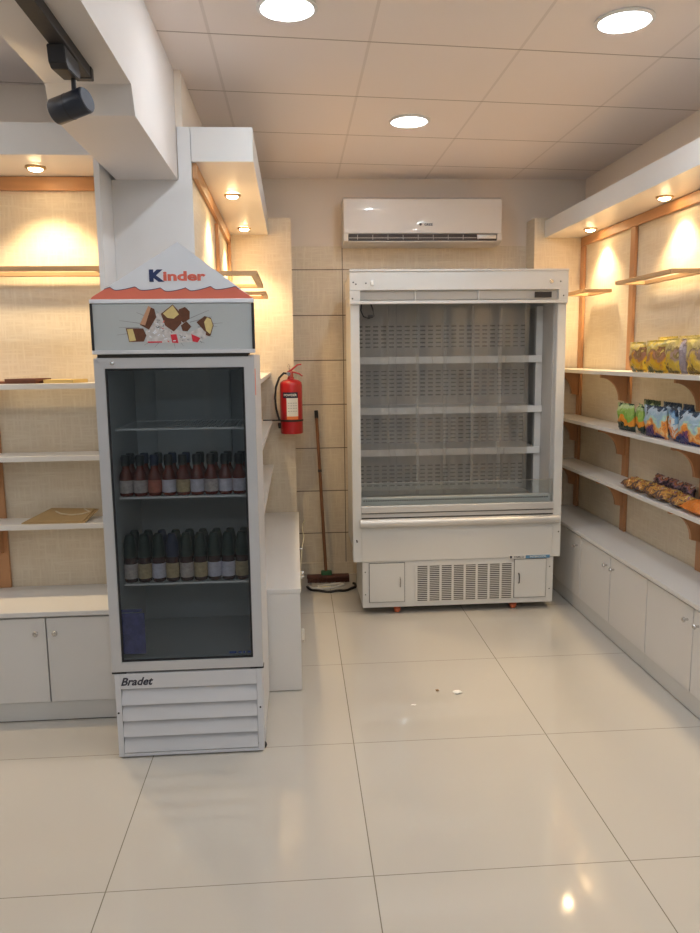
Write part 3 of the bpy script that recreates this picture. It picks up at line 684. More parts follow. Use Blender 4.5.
for mname, cnt in (('sign_white', 16), ('crack', 14), ('kred', 3)):
    stk = MB()
    for _ in range(cnt):
        u = random.uniform(225, 490); v = random.uniform(165, 215) if random.random() < .7 else random.uniform(110, 160)
        if v < 165: u = random.uniform(262, 300)
        an = random.uniform(-1.2, 1.2); ln = random.uniform(8, 18); dx, dy = math.cos(an) * ln, math.sin(an) * ln * .8
        nx, ny = -math.sin(an) * 2.2, math.cos(an) * 2.2
        stk.prism([PX(u - nx, v - ny), PX(u + dx - nx, v + dy - ny), PX(u + dx + nx, v + dy + ny), PX(u + nx, v + ny)], FY + .0015, FY + .0019, 'y')
    part('wrapper_strokes', stk, M[mname], panel, sm=False)
flat('chocolate_print', [(505, 160), (530, 168), (520, 192), (502, 186)], M['choc'], 1)
# inner wire shelves
for z, nm in ((1.300, 'a'), (1.035, 'b'), (.690, 'c')):
    s = MB(); x0, x1, y0, y1 = FX0 + th + .010, FX1 - th - .010, FY + .075, FD - .085
    s.box(x0, x1, y0, y0 + .007, z - .008, z, .001).box(x0, x1, y1 - .006, y1, z - .006, z)
    s.box(x0, x0 + .005, y0, y1, z - .006, z).box(x1 - .005, x1, y0, y1, z - .006, z)
    k = x0 + .015
    while k < x1 - .01: s.box(k, k + .0028, y0 + .007, y1 - .006, z - .004, z - .001); k += .0165
    part('wire_shelf', s, M['wire'], fr, sm=False)
part('side_sticker', MB().box(FX1 + .0002, FX1 + .001, FY + .06, FY + .10, 1.42, 1.52), M['kred'], fr, sm=False, label='small red sticker on the side')

# bottles: body, cap, label
def bottle(prefix, hgt, r, bm_, cap_, lab_):
    t = thing('sauce_bottle', 'bottle', 'bottle')
    capz = hgt * .74
    part('bottle_body', MB().lathe([(0, 0), (r * .9, 0), (r, .006), (r, hgt * .42), (r * .93, hgt * .52), (r * .55, hgt * .66), (r * .5, capz), (0, capz)], (0, 0, 0), 18), bm_, t)
    part('cap', MB().lathe([(0, capz + .0003), (r * .62, capz + .0003), (r * .66, hgt - .010), (r * .55, hgt), (0, hgt)] if prefix == 's' else
                           [(0, hgt * .52), (r * .97, hgt * .52), (r * .90, hgt * .8), (r * .62, hgt * .97), (r * .5, hgt), (0, hgt)], (0, 0, 0), 18), cap_, t)
    part('paper_label', MB().lathe([(r + .0004, hgt * .08), (r + .0008, hgt * .09), (r + .0008, hgt * .38), (r + .0004, hgt * .39)], (0, 0, 0), 18, None, -PI * .95, -PI * .05), lab_, t)
    return t
protoA = {}
for key, args in {'a': ('s', .158, .0266, M['bottle_red'], M['cap_black'], M['lab_a']), 'b': ('s', .158, .0266, M['bottle_red'], M['cap_black'], M['lab_b']), 'c': ('s', .158, .0266, M['bottle_red'], M['cap_blue'], M['lab_d']),
                  'd': ('s', .158, .0266, M['bottle_red'], M['cap_black'], M['lab_c']),
                  'e': ('t', .19, .0266, M['bottle_dark'], M['cap_green'], M['lab_a']), 'f': ('t', .19, .0266, M['bottle_dark'], M['cap_green'], M['lab_b']), 'g': ('t', .19, .0266, M['bottle_dark'], M['cap_blue'], M['lab_c']),
                  'h': ('t', .19, .0266, M['bottle_dark'], M['cap_green'], M['lab_c'])}.items():
    protoA[key] = [bottle(*args), False]
ordn = ['leftmost', 'second', 'third', 'fourth', 'fifth', 'sixth', 'seventh', 'eighth', 'ninth']
def place_bottle(key, x, y, z, rz, label, grp):
    p, used = protoA[key]
    o = copy_tree(p) if used else p
    protoA[key][1] = True
    o.location = (x, y, z); o.rotation_euler = (0, 0, rz); o['label'] = label; o['group'] = grp
for rowi in (0, 1):
    for i in range(9):
        x = -.664 + .0545 * i + (0 if rowi == 0 else .006)
        rt = 'front row' if rowi == 0 else 'second row'
        nth = ordn[i] + ('' if i == 0 else ' from the left')
        ka = 'aacbdbabb'[i] if rowi == 0 else 'acaccdaab'[i]
        kb = 'ehfgehffh'[i] if rowi == 0 else 'eegeehefe'[i]
        place_bottle(ka, x, FY + .112 + .063 * rowi, 1.0355, random.uniform(-.3, .3), 'red-brown sauce bottle with pale label, upper bottle shelf, %s, %s' % (rt, nth), 'sauce bottles on the upper fridge shelf')
        place_bottle(kb, x, FY + .112 + .063 * rowi, .6905, random.uniform(-.3, .3), 'dark bottle with tall green cap, lower bottle shelf, %s, %s' % (rt, nth), 'green-capped bottles on the lower fridge shelf')

# ------------------------------------------------------------------ open-front chiller
cx0, cx1, cy, cyb = .323, 1.590, 4.40, 5.14
ch = thing('open_chiller', 'large white open-front refrigerated display chiller with empty shelves on castors', 'chiller', (.95, 4.75, 0))
w = .052
for x0, x1 in ((cx0, cx0 + w), (cx1 - w, cx1)):
    pts = [(cy + .0, .335), (cyb, .335), (cyb, 1.855), (cy + .06, 1.855), (cy + .03, 1.2), (cy, .62)]
    ins = .022 if x0 == cx0 else 0; ins2 = .022 if x0 != cx0 else 0
    part('side_panel', MB().prism([(cy, .335), (cy + .07, .335), (cy + .07, 1.858), (cy + .012, 1.858)], x0, x1, 'x', .003).box(x0 + ins, x1 - ins2, cy + .07, cyb, .335, 1.858), M['chiller'], ch, sm=False)
part('canopy', MB().box(cx0 - .004, cx1 + .002, cy - .004, cy + .12, 1.93, 2.035, .003).box(cx0 + .018, cx1 - .02, cy + .12, cyb, 1.93, 2.035).box(cx0 - .004, cx0 + .055, cy - .004, cy + .07, 1.852, 1.93).box(cx1 - .053, cx1 + .002, cy - .004, cy + .07, 1.852, 1.93).box(cx0 + .022, cx0 + .055, cy + .07, cyb, 1.858, 1.93).box(cx1 - .053, cx1 - .022, cy + .07, cyb, 1.858, 1.93).box(cx0 + .055, cx1 - .053, cyb - .05, cyb, 1.932, 1.934), M['chiller'], ch, sm=False)
part('top_edge', MB().box(cx0 - .006, cx1 + .004, cy - .008, cy + .125, 2.035, 2.047, .002).box(cx0 + .016, cx1 - .018, cy + .125, cyb, 2.035, 2.046), M['chiller'], ch, sm=False)
part('light_slot', MB().box(cx0 + .056, cx1 - .054, cy + .022, cy + .05, 1.878, 1.929), M['chiller_in'], ch, sm=False)
for xx in (.695, 1.065): part('slot_divider', MB().box(xx, xx + .006, cy + .004, cy + .021, 1.874, 1.929), M['chiller'], ch, sm=False)
part('bottom_rail', MB().box(cx0 + .0, cx1 - .0, cy - .006, cy + .012, 1.853, 1.872, .003), M['chiller'], ch, sm=False)
part('thermometer', MB().box(1.40, 1.50, cy + .012, cy + .021, 1.886, 1.918, .002), M['dark_metal'], ch, sm=False)
sw = MB().box(.437, .457, cy - .014, cy - .0045, 1.955, 1.985, .003)
part('switch', sw, M['plastic_white'], ch)
part('switch', MB().lathe([(0, 0), (.012, 0), (.011, .006), (0, .007)], (1.49, cy - .0042, 1.975), 16, Matrix.Rotation(PI / 2, 4, 'X')), M['chrome'], ch)
for sx, sz in ((.34, 1.975), (.355, 1.965), (.335, 1.885), (.345, .47), (.347, .462), (1.545, 1.975), (1.565, 1.895), (.412, 1.97), (1.576, .49)):
    part('screw', MB().lathe([(0, 0), (.0045, 0), (.003, .002), (0, .002)], (sx, cy - .0041 if sz > 1.8 else cy, sz), 10, Matrix.Rotation(PI / 2, 4, 'X')), M['dark_metal'], ch)
# inside
ix0, ix1 = cx0 + w, cx1 - w
part('back_lining', MB().box(ix0, ix1, 5.03, 5.045, .56, 1.93), M['slots'], ch, sm=False)
for xx in (ix0, ix1 - .004): part('side_lining', MB().box(xx, xx + .004, cy + .072, 5.03, .61, 1.85), M['chiller_in'], ch, sm=False)
part('upright_rail', MB().box(ix1 - .045, ix1 - .005, cy + .26, cy + .30, .63, 1.85), M['chiller'], ch, sm=False)
part('rear_casing', MB().box(ix0, ix1, 5.045, cyb, .335, 1.93), M['chiller'], ch, sm=False)
for z, xr in ((1.552, ix1 - .012), (1.243, ix1 - .004), (.984, ix1 - .016)):
    s = part('inner_shelf', MB().box(ix0 + .008, xr, cy + .25, 5.028, z - .022, z - .006), M['chiller'], ch, sm=False)
    s2 = MB(); n = 5; L_w = (xr - ix0 - .008) / n
    for k in range(n): s2.box(ix0 + .008 + k * L_w + .0012, ix0 + .008 + (k + 1) * L_w - .0012, cy + .238, cy + .25, z - .042, z, .0015)
    part('price_rail', s2, M['plastic_white'], s, sm=False, label='white price rail in five lengths')
part('deck', MB().box(ix0 + .004, ix1 - .004, cy + .05, 5.028, .640, .655), M['chiller_in'], ch, sm=False)
d = MB().box(ix0 + .004, ix1 - .004, cy + .035, cy + .095, .655, .714, .002)
dk = part('deck_grille', d, M['plastic_white'], ch, sm=False)
hl = MB(); k = ix0 + .015
while k < ix1 - .02: hl.box(k, k + .008, cy + .0335, cy + .0355, .697, .706); k += .0145
part('grille_holes', hl, M['gap'], dk, sm=False, label='row of small dark air holes')
part('front_rail', MB().box(ix0 - .002, ix1 + .002, cy - .002, cy + .03, .632, .676, .004), M['satin'], ch, sm=False)
part('front_glass', MB().box(ix0 + .002, ix1 - .002, cy + .010, cy + .015, .676, .812), M['clear'], ch, sm=False)
part('glass_edge', MB().box(ix0 + .002, ix1 - .002, cy + .009, cy + .016, .812, .815), M['chrome'], ch, sm=False)
part('rail_seam', MB().box(ix0, ix1, cy + .002, cy + .0045, .598, .606), M['gap'], ch, sm=False)
part('rail_seam', MB().box(ix0, ix1, cy - .0035, cy - .0015, .630, .6345), M['gap'], ch, sm=False)
part('front_band', MB().box(ix0, ix1, cy + .004, cy + .03, .60, .632, .002), M['satin'], ch, sm=False)
bu = MB(); pr = []
for k in range(9):
    a = -PI / 2 + PI * k / 8; pr.append((cy - .004 - .024 * math.cos(a), .572 + .026 * math.sin(a)))
bu.prism([(cy + .02, .546)] + pr + [(cy + .02, .598)], ix0 - .01, ix1 + .035, 'x')
part('bumper', bu, M['satin'], ch, label='rounded satin bumper rail')
part('front_panel', MB().box(ix0, ix1, cy + .004, cy + .02, .335, .546, .002), M['chiller'], ch, sm=False)
part('tank', MB().box(ix0, ix1, cy + .02, 5.045, .335, .639), M['chiller'], ch, sm=False)
# base
bx0, bx1, by = .378, 1.552, 4.41
bs = part('base', MB().box(bx0, bx1, by, by + .02, .047, .333, .002).box(bx0, bx0 + .02, by + .02, 4.86, .047, .333).box(bx1 - .02, bx1, by + .02, 4.86, .047, .333).box(bx0 + .045, bx1 - .045, 4.86, cyb - .02, .047, .333).box(bx0 + .045, bx1 - .045, cyb - .02, cyb, .047, .333).box(bx0 + .02, bx1 - .02, by + .02, cyb - .02, .052, .066), M['chiller'], ch, sm=False)
for x0, x1, hx in ((.42, .632, .605), (1.31, 1.505, 1.335)):
    hd = part('base_door', MB().box(x0, x1, by - .008, by - .0005, .083, .322, .0015), M['chiller'], ch, sm=False)
    part('door_seam', MB().box(x0 - .003, x1 + .003, by - .0025, by - .0008, .080, .325), M['gap'], hd, sm=False)
    part('handle', MB().tube([(hx, by - .009, .235), (hx, by - .022, .23), (hx, by - .024, .205), (hx, by - .022, .18), (hx, by - .009, .175)], .0035), M['dark_metal'] if hx > 1 else M['chrome'], hd, label='small bent handle')
v0, v1 = .705, 1.298
vg = MB().box(v0, v1, by - .001, by - .0001, .078, .298)
vr = part('vent', vg, M['gap'], ch, sm=False, label='dark ventilation opening behind white slats')
sl = MB(); n = 8
for k in range(n + 1):
    x = v0 + (v1 - v0) * k / n; sl.box(x - .0065, x + .0065, by - .0065, by - .0012, .076, .300)
z = .076
while z < .302: sl.box(v0 - .006, v1 + .006, by - .005, by - .0012, z, z + .0045); z += .0118
part('vent_slats', sl, M['chiller'], vr, sm=False)
for sx in (.395, 1.530):
    for sz in (.13, .27): part('screw', MB().lathe([(0, 0), (.004, 0), (.003, .002), (0, .002)], (sx, by, sz), 10, Matrix.Rotation(PI / 2, 4, 'X')), M['dark_metal'], ch)
sk = part('brand_sticker', MB().box(1.275, 1.525, cy - .0015, cy - .0002 + .004, .328, .350), M['label_white'], ch, sm=False, label='narrow white and blue maker sticker')
part('sticker_blue', MB().box(1.375, 1.525, cy - .0026, cy - .0016, .329, .349), M['blue_box'] if False else mat('steel_blue_print', (0.10, 0.24, 0.40), .5, var=.3, scale=60), sk, sm=False, label='steel blue half of the sticker')
part('sticker_mark', MB().box(1.278, 1.290, cy - .0026, cy - .0016, .332, .347), M['ink'], sk, sm=False)
part('sticker_text', text_mb('FAMCO', .016, Matrix.Translation((1.335, cy - .0022, .339)) @ FACE, .0003, .0003, 0, 1.1), M['ink'], sk, sm=False)
part('sticker_text', text_mb('INTERCOOL', .016, Matrix.Translation((1.452, cy - .0031, .339)) @ FACE, .0003, .0003, 0, 1.15), M['label_white'], sk, sm=False)
def castor(x, y, m=None):
    r = .0205
    cw = part('castor', MB().box(x - .020, x + .020, y - .018, y + .018, .040, .0465).box(x - .019, x - .015, y - .012, y + .02, .016, .042).box(x + .015, x + .019, y - .012, y + .02, .016, .042), M['red_wheel'], ch, sm=False)
    part('wheel', MB().lathe([(0, -.014), (r - .003, -.014), (r, -.010), (r, .010), (r - .003, .014), (0, .014)], (x, y + .006, r), 20, Matrix.Rotation(PI / 2, 4, 'Y')), M['red_wheel'], cw)
for x in (.592, 1.315):
    castor(x, 4.445); castor(x, 4.82)
# hanging cable in the upper left corner of the opening
part('loose_wire', MB().tube([(.392, cy + .035, 1.87), (.385, cy + .03, 1.82), (.40, cy + .03, 1.785), (.43, cy + .035, 1.775), (.462, cy + .04, 1.79), (.455, cy + .045, 1.83), (.44, cy + .05, 1.87)], .004, 6).box(.425, .455, cy + .024, cy + .04, 1.778, 1.795, .002), M['dark_metal'], ch)
# clear film strips hanging over the opening
xs = [ix0 + .006, ix0 + .19, ix0 + .36, ix0 + .53, ix0 + .70, ix0 + .87]
for k, x in enumerate(xs):
    mb = MB(); W = .19; yy = cy + .215 + (.006 if k % 2 else 0); P = []
    for i in range(9):
        u = i / 8; P.append((x + W * u, yy + .003 * math.sin(u * PI * 2 + k)))
    rows = [[mb.bm.verts.new((p[0], p[1], z)) for z in (.70, 1.2, 1.86)] for p in P]
    for i in range(8):
        for j in range(2): mb.bm.faces.new((rows[i][j], rows[i + 1][j], rows[i + 1][j + 1], rows[i][j + 1]))
    part('film_strip', mb, M['pvc'], ch, label='clear hanging film strip')

# ------------------------------------------------------------------ air conditioner
ax0, ax1, az0, az1 = .336, 1.386, 2.288, 2.588; ay = 5.11
ac = thing('air_conditioner', 'white wall-mounted split air conditioner high on the back wall', 'air conditioner', ((ax0 + ax1) / 2, YB, az0))
pr = [(YB - .001, az1), (ay + .03, az1), (ay + .006, az1 - .02), (ay, az1 - .12), (ay + .004, az0 + .062), (ay + .02, az0 + .058), (5.19, az0 + .015), (5.23, az0), (YB - .001, az0)]
part('casing', MB().prism(pr, ax0, ax1, 'x', .004), M['ac'], ac)
part('front_cover', MB().prism([(ay - .006, az1 - .018), (ay - .010, az1 - .12), (ay - .006, az0 + .066), (ay - .0005, az0 + .066), (ay - .004, az1 - .12), (ay + .0005, az1 - .018)], ax0 + .004, ax1 - .004, 'x'), M['ac'], ac)
for sx in (ax0 - .001, ax1 - .030):
    part('end_cap', MB().prism([(ay - .008, az0 + .064), (ay - .004, az0 + .02), (ay + .05, az0 + .002), (ay + .10, az0 - .001), (ay + .10, az0 + .064)], sx, sx + .031, 'x', .003), M['ac'], ac)
part('air_outlet', MB().prism([(ay + .001, az0 + .060), (ay + .003, az0 + .024), (ay + .03, az0 + .016), (ay + .03, az0 + .060)], ax0 + .032, ax1 - .032, 'x'), M['ac_vent'], ac, sm=False, label='dark air outlet')
part('louvre', MB().prism([(ay - .012, az0 + .012), (ay + .03, az0 + .002), (ay + .03, az0 + .006), (ay - .012, az0 + .017)], ax0 + .032, ax1 - .032, 'x'), M['ac'], ac, sm=False)
lv = MB().box(ax0 + .034, ax1 - .17, ay - .0045, ay - .0025, az0 + .036, az0 + .039)
for k in range(9): lv.box(ax0 + .09 + k * .10, ax0 + .0925 + k * .10, ay - .0045, ay - .0025, az0 + .026, az0 + .058)
part('air_slot', MB().box(ax0 + .033, ax1 - .033, ay - .0022, ay + .0006, az0 + .022, az0 + .062), M['ac_vent'], ac, sm=False, label='long dark air slot')
part('vanes', lv, M['ac'], ac, sm=False)
part('display_window', MB().box(ax1 - .165, ax1 - .036, ay - .007, ay - .001, az0 + .032, az0 + .058, .002), M['satin'], ac)
lgm = text_mb('GREE', .022, Matrix.Translation((.894, ay - .0098, 2.408)) @ FACE, .0005, .0004, 0, 1.1)
part('maker_logo', lgm, M['ink'], ac, sm=False)
dm = MB().lathe([(0, 0), (.009, 0), (.009, .001), (0, .001)], (.842, ay - .0092, 2.410), 20, Matrix.Rotation(PI / 2, 4, 'X'))
part('logo_mark', dm, M['ink'], ac, sm=False, label='round dark emblem')
part('pipe', MB().tube([(ax1 - .06, 5.17, 2.30), (ax1 - .06, 5.17, 2.25), (ax1 - .03, 5.195, 2.22)], .012), M['plastic_white'], ac) if False else None

# ------------------------------------------------------------------ fire extinguisher
ex, ey, ez, er = -.030, 5.055, 1.055, .074
fe = thing('fire_extinguisher', 'red powder fire extinguisher with black hose hanging on the wall corner', 'fire extinguisher', (ex, ey, ez))
part('cylinder', MB().lathe([(0, .0), (er * .94, .0), (er, .006), (er, .318), (er * .95, .338), (er * .7, .354), (.024, .360), (.020, .374), (0, .374)], (ex, ey, ez), 32), M['red'], fe)
vl = MB().lathe([(0, .372), (.017, .372), (.019, .385), (.016, .41), (.010, .418), (0, .42)], (ex, ey, ez), 16)
vv = part('valve', vl, mat('worn_red_valve', (.45, .10, .07), .4, metal=.3), fe)
part('carry_handle', MB().tube([(ex - .015, ey - .01, ez + .395), (ex + .02, ey - .01, ez + .405), (ex + .055, ey - .01, ez + .395), (ex + .078, ey - .01, ez + .378)], [.006, .006, .005, .004]), M['red'], vv)
part('squeeze_lever', MB().tube([(ex - .02, ey - .01, ez + .405), (ex + .012, ey - .01, ez + .425), (ex + .045, ey - .01, ez + .452), (ex + .072, ey - .01, ez + .456)], [.006, .006, .005, .004]), M['red'], vv)
part('gauge', MB().lathe([(0, 0), (.013, 0), (.013, .010), (0, .011)], (ex - .014, ey - .020, ez + .395), 16, Matrix.Rotation(PI / 2, 4, 'X')), M['chrome'], vv)
part('safety_pin', MB().tube([(ex - .006, ey, ez + .42), (ex - .004, ey, ez + .445), (ex - .012, ey, ez + .458), (ex - .02, ey, ez + .445), (ex - .010, ey, ez + .425)], .0025, 6), M['chrome'], vv)
part('hose', MB().tube([(ex - .018, ey - .01, ez + .395), (ex - .045, ey - .02, ez + .40), (ex - .075, ey - .03, ez + .37), (ex - .098, ey - .035, ez + .31), (ex - .105, ey - .04, ez + .24), (ex - .100, ey - .045, ez + .17), (ex - .088, ey - .05, ez + .12), (ex - .078, ey - .05, ez + .09)], .0075, 10), M['rubber'], fe)
part('nozzle', MB().tube([(ex - .080, ey - .05, ez + .075), (ex - .079, ey - .05, ez + .04)], [.011, .009], 12), M['rubber'], fe)
def wrap_patch(r, z0, z1, a0, a1): return MB().lathe([(r, z0), (r + .0006, z0), (r + .0006, z1), (r, z1)], (ex, ey, ez), 20, None, a0, a1)
A = lambda s: -PI / 2 + s
lb = part('label', wrap_patch(er + .0005, .118, .238, A(-.42), A(.62)), M['label_white'], fe, label='white instruction label')
part('label_header', wrap_patch(er + .0007, .238, .276, A(-.80), A(.62)), M['label_navy'], fe, label='dark header of the label')
part('label_footer', wrap_patch(er + .0007, .098, .118, A(-.42), A(.62)), M['label_orange'], fe, label='orange foot of the label')
def bend_text(s, size, zc, a_c, m, parent, sx=1.0, bold=.0):
    mb = text_mb(s, size, Matrix.Identity(4), .0002, bold, 0, sx); R = er + .0018
    for v in mb.bm.verts:
        a = A(a_c + v.co.x / R); rr = R + v.co.z
        v.co = Vector((ex + rr * math.cos(a), ey + rr * math.sin(a), ez + zc + v.co.y))
    part('label_text', mb, m, parent, sm=False)
bend_text('POWDER', .020, .257, -.09, M['label_white'], lb, 1.05, .0005)
for zc, s in ((.224, 'EXTINGUISHER'), (.205, '-------'), (.188, '-- - ----'), (.172, '-------'), (.152, '--- -- --')):
    if s[0] != '-': continue
    for k in range(4):
        a = -.3 + k * .22
        part('label_line', wrap_patch(er + .0012, zc - .002, zc + .002, A(a), A(a + .14)), M['crack'], lb, sm=False)
bt = MB(); R = er + .0035
bt.lathe([(er + .001, .083), (R, .083), (R, .095), (er + .001, .095)], (ex, ey, ez), 28, None, -PI, 0)
bt.box(ex - .19, ex - er, ey - .004, ey + .001, ez + .084, ez + .094)
part('strap', bt, M['rubber'], fe, label='black strap')
part('wall_bracket', MB().box(ex - .02, ex + .010, ey + er - .002, YP + .001, ez + .05, ez + .34, .002), M['dark_metal'], fe)

# ------------------------------------------------------------------ broom and cables
bp0 = Vector((.140, 5.30, 1.185)); bp1 = Vector((.185, 5.14, .055))
br = thing('floor_squeegee', 'worn floor broom with a dark wooden handle leaning on the back wall', 'broom', (bp1.x, bp1.y, 0))
mid = bp0.lerp(bp1, .36)
part('handle', MB().tube([bp0, bp0.lerp(bp1, .18), mid, bp0.lerp(bp1, .7), bp1], .0115, 12), M['broom_wood'], br, label='dark brown wooden handle')
part('grip', MB().tube([bp0 + (bp0 - bp1).normalized() * .002, bp0.lerp(bp1, .045)], .0135, 12), M['rubber'], br)
part('joint', MB().tube([mid, mid.lerp(bp1, .025)], .0135, 12), M['dark_metal'], br)
hd = part('head', MB().box(.05, .345, 5.10, 5.155, .030, .052, .006), mat('worn_brown_head', (.13, .05, .035), .7, var=.3, scale=30), br)
bris = MB(); random.seed(5)
for k in range(46):
    x = .055 + .285 * k / 45; bris.box(x, x + .005, 5.105 + random.uniform(-.006, .006), 5.145 + random.uniform(-.006, .008), .002, .034)
part('bristles', bris, M['bristle'], hd, sm=False)
part('socket', MB().box(.150, .225, 5.110, 5.160, .046, .078, .008), M['green_pl'], hd, label='green plastic socket')
def loop(cx, cy_, rx, ry, z, a0, a1, n=40): return [(cx + rx * math.cos(a0 + (a1 - a0) * k / n), cy_ + ry * math.sin(a0 + (a1 - a0) * k / n), z + .003 * math.sin(k * .7)) for k in range(n + 1)]
tag(part('power_cable', MB().tube(loop(.215, 5.0, .165, .12, .009, PI, 2.12 * PI), .0085, 8), M['rubber']), 'black power cable curving on the floor in front of the broom', 'cable')
tag(part('power_cable', MB().tube([(.06, 5.0, .008), (.09, 4.96, .007), (.16, 4.955, .007), (.25, 4.98, .007), (.30, 5.03, .007), (.27, 5.055, .007), (.18, 5.025, .007), (.12, 5.0, .007)], .0085, 8), M['label_white']), 'pale cream cable coiled on the floor by the broom', 'cable')
tag(part('scrap_paper', MB().box(.15, .21, 4.985, 5.015, .0005, .004, .001), M['cream_band']), 'small yellow scrap lying on the floor by the broom', 'scrap')

# ------------------------------------------------------------------ track spotlight
tk = thing('light_track', 'black lighting track screwed under the white beam', 'light track', (-.575, .3, 2.39))
part('rail', MB().box(-.606, -.562, -1.6, 2.345, 2.358, 2.389, .002), M['dark_metal'], tk, sm=False)
part('end_cap', MB().box(-.608, -.560, 2.345, 2.372, 2.356, 2.389, .002), M['black'], tk, sm=False)
sp = thing('track_spotlight', 'black cylindrical spotlight hanging from the track at upper left', 'spotlight', (-.585, 2.12, 2.358))
part('adapter', MB().prism([(2.10, 2.356), (2.23, 2.356), (2.25, 2.335), (2.24, 2.315), (2.13, 2.305), (2.11, 2.315)], -.610, -.566, 'x', .002), M['dark_metal'], sp, sm=False)
part('stem', MB().tube([(-.580, 2.225, 2.325), (-.580, 2.225, 2.262)], .0065, 10), M['dark_metal'], sp)
c = Vector((-.592, 2.22, 2.242)); ax = Vector((.88, -.30, .22)).normalized()
q = ax.to_track_quat('Z', 'Y').to_matrix().to_4x4()
hd = part('lamp_head', MB().lathe([(0, -.050), (.031, -.050), (.034, -.046), (.034, .050), (.033, .053), (.030, .054), (0, .052)], c, 28, q), M['spot_head'], sp)
part('rear_cap', MB().lathe([(0, .0545), (.031, .0545), (.030, .057), (.010, .058), (0, .057)], c, 28, q), mat('grey_cap', (.10, .11, .14), .75), hd, label='pale grey rear cap')
part('bulb', MB().lathe([(0, -.052), (.026, -.0515), (.026, -.0505), (0, -.0505)], c, 24, q), M['lamp_y'], hd, label='warm lamp face turned away')
sl_ = bpy.data.lights.new('track_beam', 'SPOT'); sl_.energy = 45; sl_.color = (1, .88, .72); sl_.spot_size = math.radians(95); sl_.spot_blend = .8; sl_.shadow_soft_size = .025
so_ = bpy.data.objects.new('track_beam', sl_); C.objects.link(so_); so_.parent = sp
so_.location = c - ax * .058 - Vector(sp.location); so_.rotation_euler = ax.to_track_quat('Z', 'Y').to_euler()
part('seam', MB().lathe([(.0341, -.002), (.0347, -.002), (.0347, .001), (.0341, .001)], c, 28, q), M['black'], hd)

# ------------------------------------------------------------------ things on the left shelves
tag(part('folder', MB().prism([(-1.34, 3.42), (-1.13, 3.41), (-1.11, 3.53), (-1.35, 3.545)], 1.4605, 1.470, 'z').prism([(-1.26, 3.41), (-1.13, 3.405), (-1.09, 3.50), (-1.2, 3.52)], 1.470, 1.482, 'z'), M['kraft_dark'], sm=False), 'dark brown card folder lying on the top left shelf', 'folder')
tag(part('card_sheet', MB().prism([(-1.10, 3.425), (-.97, 3.41), (-.93, 3.50), (-1.085, 3.535)], 1.4605, 1.476, 'z'), M['yellow_card'], sm=False), 'yellow card sheet lying on the top left shelf beside the brown folder', 'card')
kb = MB(); P = [(-1.235, 3.41), (-.955, 3.405), (-.925, 3.53), (-1.14, 3.55)]
kb.prism(P, .8355, .840, 'z').prism([(-1.225, 3.412), (-.965, 3.408), (-.94, 3.525), (-1.14, 3.54)], .840, .8445, 'z')
for v in kb.bm.verts: v.co.z += max(0, v.co.y - 3.405) * .28
kt = thing('paper_bag', 'flat brown kraft paper bag lying on the lowest left shelf', 'paper bag', (-1.05, 3.48, .8355))
part('bag_body', kb, M['kraft'], kt, sm=False)
part('rope_handle', MB().tube([(-1.11, 3.50, .874), (-1.08, 3.475, .867), (-1.03, 3.462, .863), (-.985, 3.468, .865), (-.955, 3.49, .871), (-.985, 3.515, .878)], .0032, 6), M['rope'], kt, label='cream twisted rope handle')

# ------------------------------------------------------------------ snack bags
def bag_mesh(wd, ht, tk_, seed, wrinkle=.008):
    mb = MB(); bm = mb.bm; nu, nv = 18, 20
    def thick(u, v):
        e = max(0, 1 - abs(u) ** 3.2); vv = min(1, max(0, (v - .06) / .88)); s = math.sin(PI * vv) ** .42 if 0 < vv < 1 else 0
        return tk_ / 2 * e ** .6 * s * (1.12 - .24 * v)
    grids = []
    for side in (-1, 1):
        g = []
        for j in range(nv + 1):
            row = []
            for i in range(nu + 1):
                u = -1 + 2 * i / nu; v = j / nv
                t_ = thick(u, v)
                nn = noise.noise(Vector((u * 3.5 + seed * 7, v * 5, side * 3 + seed)))
                n2 = noise.noise(Vector((u * 9 + seed * 3, v * 9, side * 5 + seed)))
                yy = side * (t_ + .0006) + (nn * wrinkle + n2 * wrinkle * .6) * (1 if t_ > .002 else .15) * side
                pinch = 1 - .06 * math.sin(PI * v)
                zz = v * ht + nn * .003 * v
                if j in (0, nv): zz += .0012 * (1 if i % 2 else -1)
                row.append(bm.verts.new((u * wd / 2 * pinch, yy, zz)))
            g.append(row)
        grids.append(g)
    for s, g in enumerate(grids):
        for j in range(nv):
            for i in range(nu):
                f = (g[j][i], g[j][i + 1], g[j + 1][i + 1], g[j + 1][i])
                bm.faces.new(f if s == 0 else f[::-1])
    a, b2 = grids
    for j in range(nv):
        bm.faces.new((a[j][0], a[j + 1][0], b2[j + 1][0], b2[j][0])); bm.faces.new((a[j + 1][nu], a[j][nu], b2[j][nu], b2[j + 1][nu]))
    for i in range(nu):
        bm.faces.new((a[0][i + 1], a[0][i], b2[0][i], b2[0][i + 1])); bm.faces.new((a[nv][i], a[nv][i + 1], b2[nv][i + 1], b2[nv][i]))
    return mb
def bag(label, m, wd, ht, tk_, loc, rot, seed, grp):
    mb = bag_mesh(wd, ht, tk_, seed)
    o = part('snack_bag', mb, m)
    lo = min(v.co.z for v in o.data.vertices)
    R = Euler(rot, 'XYZ').to_matrix()
    mz = min((R @ v.co).z for v in o.data.vertices)
    o.location = (loc[0], loc[1], loc[2] - mz + .0006); o.rotation_euler = rot
    return tag(o, label, 'snack bag', grp)
FR = -PI / 2   # front towards the aisle (-x)
G1 = 'gold snack bags on the top right shelf'
S = 1.4602
